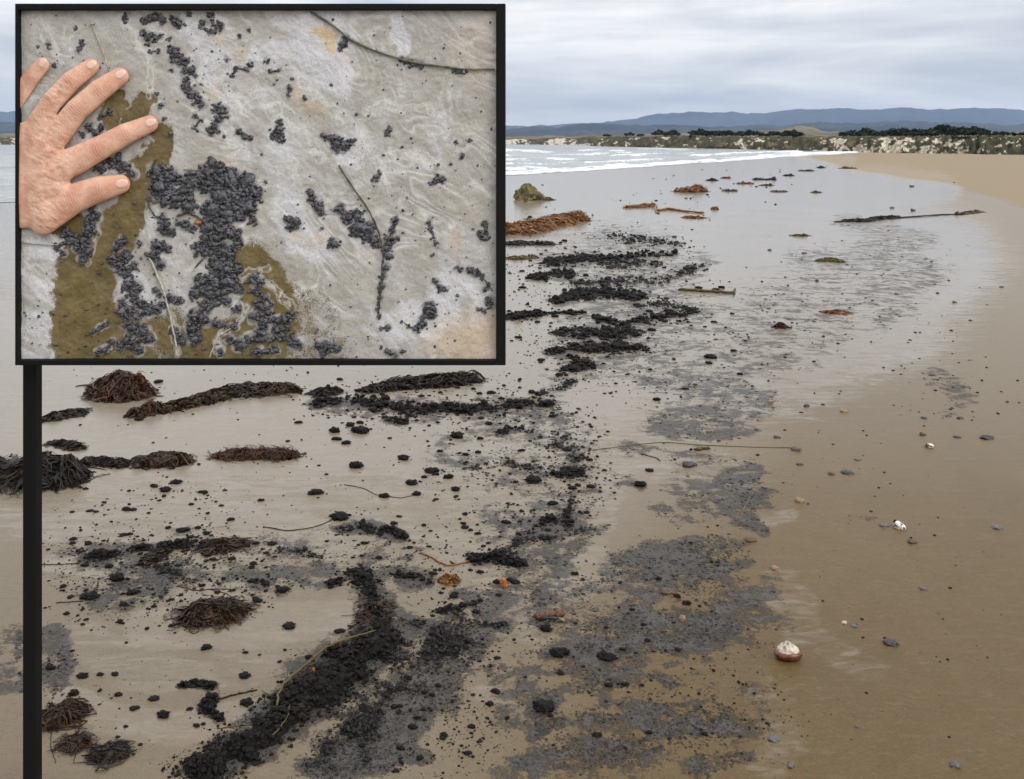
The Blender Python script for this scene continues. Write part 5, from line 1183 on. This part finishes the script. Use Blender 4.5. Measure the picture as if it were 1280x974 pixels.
def build_face():
    gu, gv = np.arange(20, 626, 1.5), np.arange(8, 456, 1.5)
    U, V = np.meshgrid(gu, gv)
    wu = U + (fbm(U * .03, V * .03) - .5) * 30; wv = V + (fbm(U * .03 + 30, V * .03) - .5) * 30
    w2 = wu + (fbm(U * .12, V * .12 + 5) - .5) * 10; v2 = wv + (fbm(U * .12 + 9, V * .12) - .5) * 10
    olive = np.zeros_like(U); silt = np.zeros_like(U); yel = np.zeros_like(U); pink = np.zeros_like(U); ln = np.zeros_like(U)
    for p, s in OLIVE: olive = np.maximum(olive, stroke(w2, v2, p, 1.0, .7) * s)
    for p, s in SILT: silt = np.maximum(silt, stroke(wu, wv, p, 1.0) * s)
    for p, s in YEL: yel = np.maximum(yel, stroke(wu, wv, p, 1.0) * s)
    for p, s in PINK: pink = np.maximum(pink, stroke(U, V, p, 1.0) * s)
    for p in LINES: ln = np.maximum(ln, stroke(U + (w2 - wu), V + (v2 - wv), [(a, b, c * 1.9) for a, b, c in p], 1.0) * np.clip(.35 + 1.0 * fbm(U * .05, V * .05), 0, 1))
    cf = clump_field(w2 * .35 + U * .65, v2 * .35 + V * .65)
    halo = cf * np.clip((fbm(U * .05 + 3, V * .05) - .36) * 4, 0, 1)
    rel = (fbm(U * .04, V * .04) - .5) * 4 + (fbm(U * .3, V * .3, 3) - .5) * 1.1 + ln * .2 - olive * 1.2
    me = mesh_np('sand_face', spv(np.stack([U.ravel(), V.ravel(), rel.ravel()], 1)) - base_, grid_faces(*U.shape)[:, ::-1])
    me.flip_normals() if me.polygons[0].normal.y > 0 else None
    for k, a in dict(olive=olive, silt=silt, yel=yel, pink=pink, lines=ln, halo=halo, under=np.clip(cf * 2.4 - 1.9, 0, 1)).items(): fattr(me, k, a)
    m, nt, b = new_mat('silty_tar_sand')
    p = nd(nt, 'ShaderNodeMapping', {'Vector': pos(nt), 'Rotation': (0, math.radians(-38), 0), 'Scale': (1, 1, 1)}).outputs[0]
    st = scaled(nt, p, 1.0, 1.0, 2.1)
    w = noise(nt, st, 3.0, 2., .45, 1.8)
    band = math_(nt, 'ABSOLUTE', math_(nt, 'SUBTRACT', math_(nt, 'FRACT', math_(nt, 'MULTIPLY', w, 10.0)), .5))
    w3 = noise(nt, st, 6.5, 2., .5, 2.2)
    sw = math_(nt, 'MULTIPLY_ADD', math_(nt, 'SINE', math_(nt, 'MULTIPLY', w3, 60.0)), .5, .5)
    fil = math_(nt, 'MULTIPLY', smooth(nt, band, .16, .5), smooth(nt, noise(nt, p, 5.5, 3., .6), .42, .62))
    wide = smooth(nt, noise(nt, st, 4.2, 5., .6, 1.6), .46, .64)
    mot = noise(nt, p, 26., 5., .65); gr = noise(nt, p, 420., 2., .7)
    c = mixc(nt, mot, (0.36, 0.335, 0.29), (0.53, 0.505, 0.455))
    c = mixc(nt, math_(nt, 'MULTIPLY', wide, .62), c, (0.545, 0.54, 0.54))
    ol = smooth(nt, math_(nt, 'ADD', attr(nt, 'olive'), math_(nt, 'MULTIPLY', math_(nt, 'SUBTRACT', math_(nt, 'MULTIPLY_ADD', gr, .8, mot), .9), 1.3)), .30, .66)
    nol = math_(nt, 'SUBTRACT', 1.0, ol)
    c = mixc(nt, math_(nt, 'MULTIPLY', fil, .8), c, (0.68, 0.67, 0.65))
    si = smooth(nt, math_(nt, 'ADD', attr(nt, 'silt'), math_(nt, 'MULTIPLY', math_(nt, 'SUBTRACT', math_(nt, 'ADD', wide, mot), .9), .4)), .22, .95)
    si = math_(nt, 'MULTIPLY', si, math_(nt, 'MULTIPLY_ADD', sw, .45, .55))
    c = mixc(nt, si, c, (0.69, 0.69, 0.725))
    c = mixc(nt, ol, c, mixc(nt, math_(nt, 'MULTIPLY_ADD', gr, .9, math_(nt, 'SUBTRACT', mot, .45)), (0.055, 0.039, 0.008), (0.27, 0.20, 0.07)))
    lw = math_(nt, 'MULTIPLY_ADD', mot, .35, attr(nt, 'lines')); ls = math_(nt, 'ABSOLUTE', math_(nt, 'SINE', math_(nt, 'MULTIPLY', lw, 8.5)))
    lm = math_(nt, 'MULTIPLY', smooth(nt, attr(nt, 'lines'), .08, .5), math_(nt, 'MULTIPLY_ADD', smooth(nt, ls, .45, .98), .75, .12))
    c = mixc(nt, math_(nt, 'MULTIPLY', lm, .8), c, (0.70, 0.69, 0.65))
    c = mixc(nt, math_(nt, 'MULTIPLY', smooth(nt, attr(nt, 'halo'), .25, .8), .62), c, (0.64, 0.63, 0.63))
    c = mixc(nt, math_(nt, 'MULTIPLY', smooth(nt, math_(nt, 'ADD', attr(nt, 'yel'), math_(nt, 'MULTIPLY', math_(nt, 'SUBTRACT', mot, .5), 1.6)), .15, 1.2), .7), c, (0.66, 0.44, 0.16))
    c = mixc(nt, math_(nt, 'MULTIPLY', attr(nt, 'pink'), .75), c, (0.66, 0.5, 0.34))
    c = mixc(nt, math_(nt, 'MULTIPLY', smooth(nt, gr, .48, .72), .42), c, (0.10, 0.085, 0.065))
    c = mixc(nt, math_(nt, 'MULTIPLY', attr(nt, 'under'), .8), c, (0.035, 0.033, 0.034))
    vo = nd(nt, 'ShaderNodeTexVoronoi', {'Vector': p, 'Scale': 62.0})
    sd = math_(nt, 'SUBTRACT', math_(nt, 'MULTIPLY', nd(nt, 'ShaderNodeSeparateColor', {0: vo.outputs['Color']}).outputs[0], .42), vo.outputs['Distance'])
    c = mixc(nt, math_(nt, 'MULTIPLY', smooth(nt, sd, .24, .28), math_(nt, 'MULTIPLY', smooth(nt, mot, .40, .6), .85)), c, (0.05, 0.05, 0.055))
    put(nt, b, Base_Color=c, Roughness=math_(nt, 'MULTIPLY_ADD', mot, .3, .30), Specular_IOR_Level=.4, Coat_Weight=.35, Coat_Roughness=.22)
    h = math_(nt, 'ADD', math_(nt, 'MULTIPLY', gr, .5), math_(nt, 'MULTIPLY', mot, 1.0)); h = math_(nt, 'ADD', h, math_(nt, 'MULTIPLY', math_(nt, 'MULTIPLY', ol, mot), 1.0))
    bump(nt, b, h, .6, .004)
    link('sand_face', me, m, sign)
build_face()
stm, snt, sb = new_mat('sign_tar'); stp = pos(snt); sn = noise(snt, stp, 120., 4., .65)
put(snt, sb, Base_Color=mixc(snt, smooth(snt, sn, .36, .66), (0.014, 0.014, 0.015), (0.125, 0.127, 0.145)), Roughness=math_(snt, 'MULTIPLY_ADD', sn, .4, .12), Specular_IOR_Level=.6)
bump(snt, sb, sn, .9, .004)
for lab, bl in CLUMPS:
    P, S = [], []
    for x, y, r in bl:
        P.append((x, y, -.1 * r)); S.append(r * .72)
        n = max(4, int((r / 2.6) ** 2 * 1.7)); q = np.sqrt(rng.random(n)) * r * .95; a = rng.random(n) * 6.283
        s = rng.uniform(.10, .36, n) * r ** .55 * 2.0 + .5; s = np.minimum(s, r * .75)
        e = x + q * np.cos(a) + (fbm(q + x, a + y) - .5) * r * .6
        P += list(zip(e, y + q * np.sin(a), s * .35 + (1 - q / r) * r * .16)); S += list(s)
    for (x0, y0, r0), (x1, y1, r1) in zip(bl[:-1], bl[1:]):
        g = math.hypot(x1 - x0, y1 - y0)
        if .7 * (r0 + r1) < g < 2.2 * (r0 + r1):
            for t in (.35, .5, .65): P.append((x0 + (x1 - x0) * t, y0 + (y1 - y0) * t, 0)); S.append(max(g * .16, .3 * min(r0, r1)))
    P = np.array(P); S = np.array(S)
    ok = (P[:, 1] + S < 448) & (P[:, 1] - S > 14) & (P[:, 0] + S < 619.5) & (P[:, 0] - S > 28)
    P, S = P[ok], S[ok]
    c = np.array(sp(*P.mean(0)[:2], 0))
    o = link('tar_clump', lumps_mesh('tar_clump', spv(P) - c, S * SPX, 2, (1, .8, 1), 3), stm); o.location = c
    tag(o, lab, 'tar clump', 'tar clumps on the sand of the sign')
# loose pellets and specks on the face
n = 2600
u, v = rng.uniform(30, 617, n), rng.uniform(17, 446, n)
pr = .10 + 1.0 * clump_field(u, v) * .5 + .55 * field(u, v, [(p, s) for p, s in [([(330, 400, 90), (250, 400, 100), (150, 400, 110)], .8), ([(560, 230, 110), (580, 380, 70)], .35), ([(260, 90, 60)], .4), ([(400, 420, 80)], .5), ([(60, 430, 70)], .5)]], 1.0)
ok = rng.random(n) < pr; u, v = u[ok], v[ok]
S = np.exp(rng.normal(.25, .42, len(u)))
tag(link('tar_pellets', lumps_mesh('tar_pellets', spv(np.stack([u, v, S * .2], 1)), S * SPX, 1, (1, .8, 1), 3), stm), 'fine tar pellets scattered over the sand of the sign', 'tar pellets', kind='stuff')
def face_stem(pts, r, label, mat, n=30, name='weed_strand', cat='weed strand'):
    Q = resample([(x, y, r * .6 + 1.2) for x, y in pts], n); Q[:, :2] += rng.normal(0, r * .25, (n, 2))
    P = spv(Q); c = P.mean(0)
    o = link(name, tube_mesh(name, P - c, r * SPX, r * .8 * SPX, 6, .25), mat); o.location = c
    tag(o, label, cat)
def flat_mat(name, a, b_):
    m, nt, b = new_mat(name); put(nt, b, Base_Color=mixc(nt, smooth(nt, noise(nt, pos(nt), 60., 3., .6), .35, .65), a, b_), Roughness=.5); return m
GW, DW, PW = flat_mat('green_weed', (0.05, 0.055, 0.035), (0.15, 0.155, 0.09)), flat_mat('dark_twig', (0.03, 0.025, 0.018), (0.11, 0.09, 0.06)), flat_mat('pale_weed', (0.34, 0.31, 0.24), (0.55, 0.52, 0.43))
face_stem([(388, 15), (400, 22), (420, 33), (432, 46), (450, 57), (470, 64), (492, 72), (520, 79), (560, 84), (590, 87), (619, 87)], 1.7, 'long green weed strand arching across the top right of the sign', GW)
face_stem([(424, 206), (432, 220), (444, 238), (456, 254), (466, 272), (474, 290), (478, 308), (480, 330)], 1.2, 'thin dark twig slanting down to the tar coated stalk', DW)
face_stem([(116, 31), (122, 46), (131, 68), (137, 90)], .9, 'white thread with a tiny head above the ring finger', PW)
face_stem([(187, 322), (198, 345), (207, 368), (213, 392), (217, 412), (221, 430), (222, 447)], 1.4, 'pale tan stem running to the lower edge of the sign', PW)
face_stem([(184, 245), (187, 258), (194, 270), (203, 272)], 1.2, 'bent brown stem at the left of the large tar raft', DW)
face_stem([(244, 335), (252, 326), (260, 318), (268, 308)], 1.0, 'short dark twig under the slim tar bar', DW)
face_stem([(28, 302), (45, 305), (65, 306), (78, 305)], .9, 'thin pale stem crossing under the palm', PW)
face_stem([(262, 447), (268, 432), (276, 418), (290, 410)], .9, 'thin curved stem at the bottom centre', PW)
face_stem([(222, 270), (232, 266), (246, 270), (254, 276)], 1.5, 'brown twig lying against the large tar raft', DW)
face_stem([(230, 212), (244, 213), (258, 212)], .7, 'green blade lying on top of the large tar raft', GW)
face_stem([(478, 325), (477, 350), (475, 375), (473, 400)], .9, 'dark core of the tar coated stalk', DW)
face_stem([(597, 335), (606, 350), (616, 364)], .9, 'dark thread through the tar strand by the right frame', DW)
v, f = BALLS[2][1]; o = link('amber_bead', mesh_np('amber_bead', v * 4.5 * SPX, f), flat_mat('amber', (0.25, 0.09, 0.02), (0.4, 0.16, 0.05))); o.location = sp(249, 278, 4)
tag(o, 'small amber brown bead on the large tar raft', 'bead')
v, f = BALLS[2][2]; o = link('pale_bead', mesh_np('pale_bead', v * 2.4 * SPX, f), PW); o.location = sp(116, 30, 1.5)
tag(o, 'tiny pale bead at the head of the white thread', 'bead')

# ------------------------------------------------------------------ the hand
def build_hand():
    FING = {
        'little': [(-12, 166, 13, 12), (22, 122, 13, 11.2), (40, 98, 12, 10.4), (54, 82, 9, 9.3)],
        'ring': [(38, 172, 17, 15), (68, 128, 16, 12.6), (93, 102, 14, 12.0), (116, 84, 9, 9.8)],
        'middle': [(62, 186, 18, 16), (101, 138, 17, 13.8), (129, 113, 14, 13.0), (152, 96, 9, 10.4)],
        'index': [(86, 207, 18, 18), (128, 186, 17, 14.2), (160, 168, 14, 12.6), (189, 155, 9, 10.2)],
        'thumb': [(58, 268, 20, 23), (98, 247, 16, 17.5), (128, 236, 14, 15.2), (153, 230, 9, 11.2)]}
    PALM = [[(34, 172, 18, 20), (-10, 220, 22, 26)], [(60, 188, 19, 20), (0, 235, 23, 27)], [(84, 208, 19, 20), (20, 245, 23, 28)], [(62, 262, 17, 22), (-20, 258, 20, 29)], [(70, 235, 16, 24), (0, 235, 22, 34)], [(8, 172, 15, 18), (-30, 200, 18, 24)], [(-5, 240, 20, 40), (-50, 240, 20, 40)],
            [(86, 212, 30, 5), (20, 232, 34, 7)], [(62, 190, 30, 5), (10, 218, 34, 7)], [(38, 174, 28, 5), (0, 205, 33, 7)], [(92, 250, 26, 5), (35, 262, 30, 8)]]
    bm = bmesh.new()
    iv, jf = ICO[3]
    vs, fs, off = [], [], 0
    FING = {k: [(a, b, c, r * 1.07) for a, b, c, r in v] for k, v in FING.items()}
    for ch in list(FING.values()) + PALM:
        for a, b in zip(ch[:-1], ch[1:]):
            a, b = np.array(a, float), np.array(b, float); L = np.linalg.norm(b[:3] - a[:3]); n = max(2, int(L / (min(a[3], b[3]) * .16)))
            for k in range(n + 1):
                q = a + (b - a) * k / n
                if ch[0] is FING['index'][0] or len(ch) == 4:
                    pass
                vs.append(iv * q[3] * np.array([1, 1, .86]) + q[:3]); fs.append(jf + off); off += len(iv)
    raw = mesh_np('hand_raw', np.concatenate(vs), np.concatenate(fs))
    o = bpy.data.objects.new('hand_raw', raw); C.objects.link(o)
    md = o.modifiers.new('r', 'REMESH'); md.mode = 'VOXEL'; md.voxel_size = 1.25; md.adaptivity = 0
    sm = o.modifiers.new('s', 'SMOOTH'); sm.factor = .5; sm.iterations = 7
    dg = bpy.context.evaluated_depsgraph_get(); me = bpy.data.meshes.new_from_object(o.evaluated_get(dg))
    bpy.data.objects.remove(o); bpy.data.meshes.remove(raw)
    bm.from_mesh(me)
    # creases across the finger joints and folds of the skin, before the wrist is cut at the frame
    joints = []
    for nm, ch in FING.items():
        for k in (1, 2):
            a, b, c = np.array(ch[k - 1]), np.array(ch[k]), np.array(ch[k + 1]); dirn = (c - a)[:2]; dirn /= np.linalg.norm(dirn)
            joints.append((b[:2], dirn, b[3], 1.0 if k == 1 else .75))
    bm.normal_update()
    co = np.array([v.co[:] for v in bm.verts]); no = np.array([v.normal[:] for v in bm.verts])
    red = np.zeros(len(co)); dsp = np.zeros(len(co))
    for c, dirn, r, s in joints:
        rel = co[:, :2] - c; al = rel @ dirn; ac = rel @ np.array([-dirn[1], dirn[0]])
        g = np.exp(-(al / (r * .55)) ** 2 - (ac / (r * .85)) ** 2) * (no[:, 2] > 0) * np.clip(no[:, 2], 0, 1)
        dsp += s * g * (0.8 + 1.0 * np.sin(al * 1.9 + np.sin(ac * .5) * .9)); red = np.maximum(red, g * .8)
    for nm, ch in FING.items():
        t = np.array(ch[-1]); d = np.hypot(co[:, 0] - t[0], co[:, 1] - t[1]); red = np.maximum(red, np.clip(1.5 - d / t[3], 0, 1) * .5)
    wr = (fbm(co[:, 0] * .10 + co[:, 1] * .06, co[:, 1] * .22 - co[:, 0] * .1, 3) - .5)
    back = np.clip((no[:, 2] - .2) * 1.5, 0, 1) * np.clip((110 - co[:, 0]) / 40, 0, 1)
    dsp += wr * 4.6 * back
    for v0, v1 in [((92, 205), (36, 222)), ((66, 190), (30, 200)), ((58, 205), (28, 246)), ((80, 232), (40, 258))]:
        v0, v1 = np.array(v0, float), np.array(v1, float); e = v1 - v0; t = np.clip(((co[:, :2] - v0) @ e) / (e @ e), 0, 1)
        q = co[:, :2] - v0 - t[:, None] * e; dd = np.hypot(q[:, 0] + 2 * np.sin(t * 9), q[:, 1] + 2 * np.cos(t * 7)); dsp += 1.5 * np.exp(-(dd / 2.6) ** 2) * np.clip(no[:, 2], 0, 1)
    fold = np.exp(-(((co[:, 0] - 98) * .75 + (co[:, 1] - 222) * .65) / 2.2) ** 2) * np.exp(-(np.hypot(co[:, 0] - 100, co[:, 1] - 222) / 18) ** 2)
    dsp -= fold * 1.6
    co = co + no * dsp[:, None]
    # a hand laid flat: depth eased, and lower where it passes the frame
    k = np.interp(co[:, 0], [22, 34, 60, 105], [.12, .15, .40, .66])
    co[:, 2] = (co[:, 2] - 4) * k + np.interp(co[:, 0], [22, 60], [.6, 2.2])
    for v, p in zip(bm.verts, co): v.co = p
    r_ = bm.verts.layers.float.new('red')
    for v, q in zip(bm.verts, red): v[r_] = float(q)
    g = bmesh.ops.bisect_plane(bm, geom=bm.verts[:] + bm.edges[:] + bm.faces[:], plane_co=(24.5, 0, 0), plane_no=(-1, 0, 0), clear_outer=True)
    edges = [e for e in g['geom_cut'] if isinstance(e, bmesh.types.BMEdge)]
    bmesh.ops.holes_fill(bm, edges=edges)
    co = np.array([v.co[:] for v in bm.verts])
    c0 = np.array(sp(80, 200))
    for v, p in zip(bm.verts, spv(co) - c0): v.co = p
    bmesh.ops.recalc_face_normals(bm, faces=bm.faces[:])
    hm = bpy.data.meshes.new('hand'); bm.to_mesh(hm); bm.free()
    for p in hm.polygons: p.use_smooth = True
    m, nt, b = new_mat('skin'); p = pos(nt)
    n1 = noise(nt, p, 26., 5., .6); n2 = noise(nt, p, 190., 3., .6); vo = nd(nt, 'ShaderNodeTexVoronoi', {'Vector': scaled(nt, p, 1, 1, 1.4), 'Scale': 150.0}, feature='DISTANCE_TO_EDGE').outputs['Distance']
    c = mixc(nt, smooth(nt, n1, .32, .68), (0.68, 0.36, 0.24), (0.86, 0.56, 0.41))
    c = mixc(nt, math_(nt, 'MULTIPLY', attr(nt, 'red'), .8), c, (0.66, 0.31, 0.22))
    c = mixc(nt, math_(nt, 'MULTIPLY', smooth(nt, n2, .5, .75), .35), c, (0.55, 0.25, 0.16))
    put(nt, b, Base_Color=c, Roughness=.5, Subsurface_Weight=.12, Subsurface_Scale=.006, Specular_IOR_Level=.35)
    b.inputs['Subsurface Radius'].default_value = (1, .35, .2)
    h = math_(nt, 'ADD', math_(nt, 'MULTIPLY', smooth(nt, vo, 0, .09), .35), math_(nt, 'MULTIPLY', n1, 1.2)); h = math_(nt, 'ADD', h, math_(nt, 'MULTIPLY', n2, .35))
    bump(nt, b, h, .45, .004)
    hand = link('hand', hm, m); hand.location = c0
    tag(hand, 'bare hand with spread fingers reaching in from the left of the sign', 'hand')
    # nails
    nm_, nn, nb = new_mat('fingernail'); put(nn, nb, Base_Color=mixc(nn, noise(nn, pos(nn), 40., 2.), (0.74, 0.47, 0.36), (0.84, 0.60, 0.49)), Roughness=.25)
    top = co[co[:, 2] > 0]
    for nm, ch in FING.items():
        a, t = np.array(ch[-2], float), np.array(ch[-1], float); d = (t - a)[:2]; d /= np.linalg.norm(d); e = np.array([-d[1], d[0]])
        ctr = t[:2] + d * t[3] * .33; la, wa = t[3] * .62, t[3] * .47
        N = 9; V = []
        for i in range(N):
            for j in range(N):
                x, y = -1 + 2 * i / (N - 1), -1 + 2 * j / (N - 1)
                x, y = x * math.sqrt(1 - y * y / 2), y * math.sqrt(1 - x * x / 2)
                q = ctr + d * x * la + e * y * wa
                dd = np.hypot(top[:, 0] - q[0], top[:, 1] - q[1]); near = dd < 2.2
                w = top[near, 2].max() if near.any() else top[dd.argmin(), 2]
                V.append([q[0], q[1], w])
        V = np.array(V); W = V[:, 2].reshape(N, N)
        for _ in range(3): W = np.pad(W, 1, mode='edge'); W = (W[:-2, 1:-1] + W[2:, 1:-1] + W[1:-1, :-2] + W[1:-1, 2:] + 2 * W[1:-1, 1:-1]) / 6
        V[:, 2] = W.ravel() + .55
        rim = np.array([i in (0, N - 1) or j in (0, N - 1) for i in range(N) for j in range(N)]); V[rim, 2] -= .9
        me2 = mesh_np('fingernail', spv(V) - c0, grid_faces(N, N))
        if sum(p.normal.y for p in me2.polygons) > 0: me2.flip_normals()
        link('fingernail', me2, nm_, hand)
build_hand()
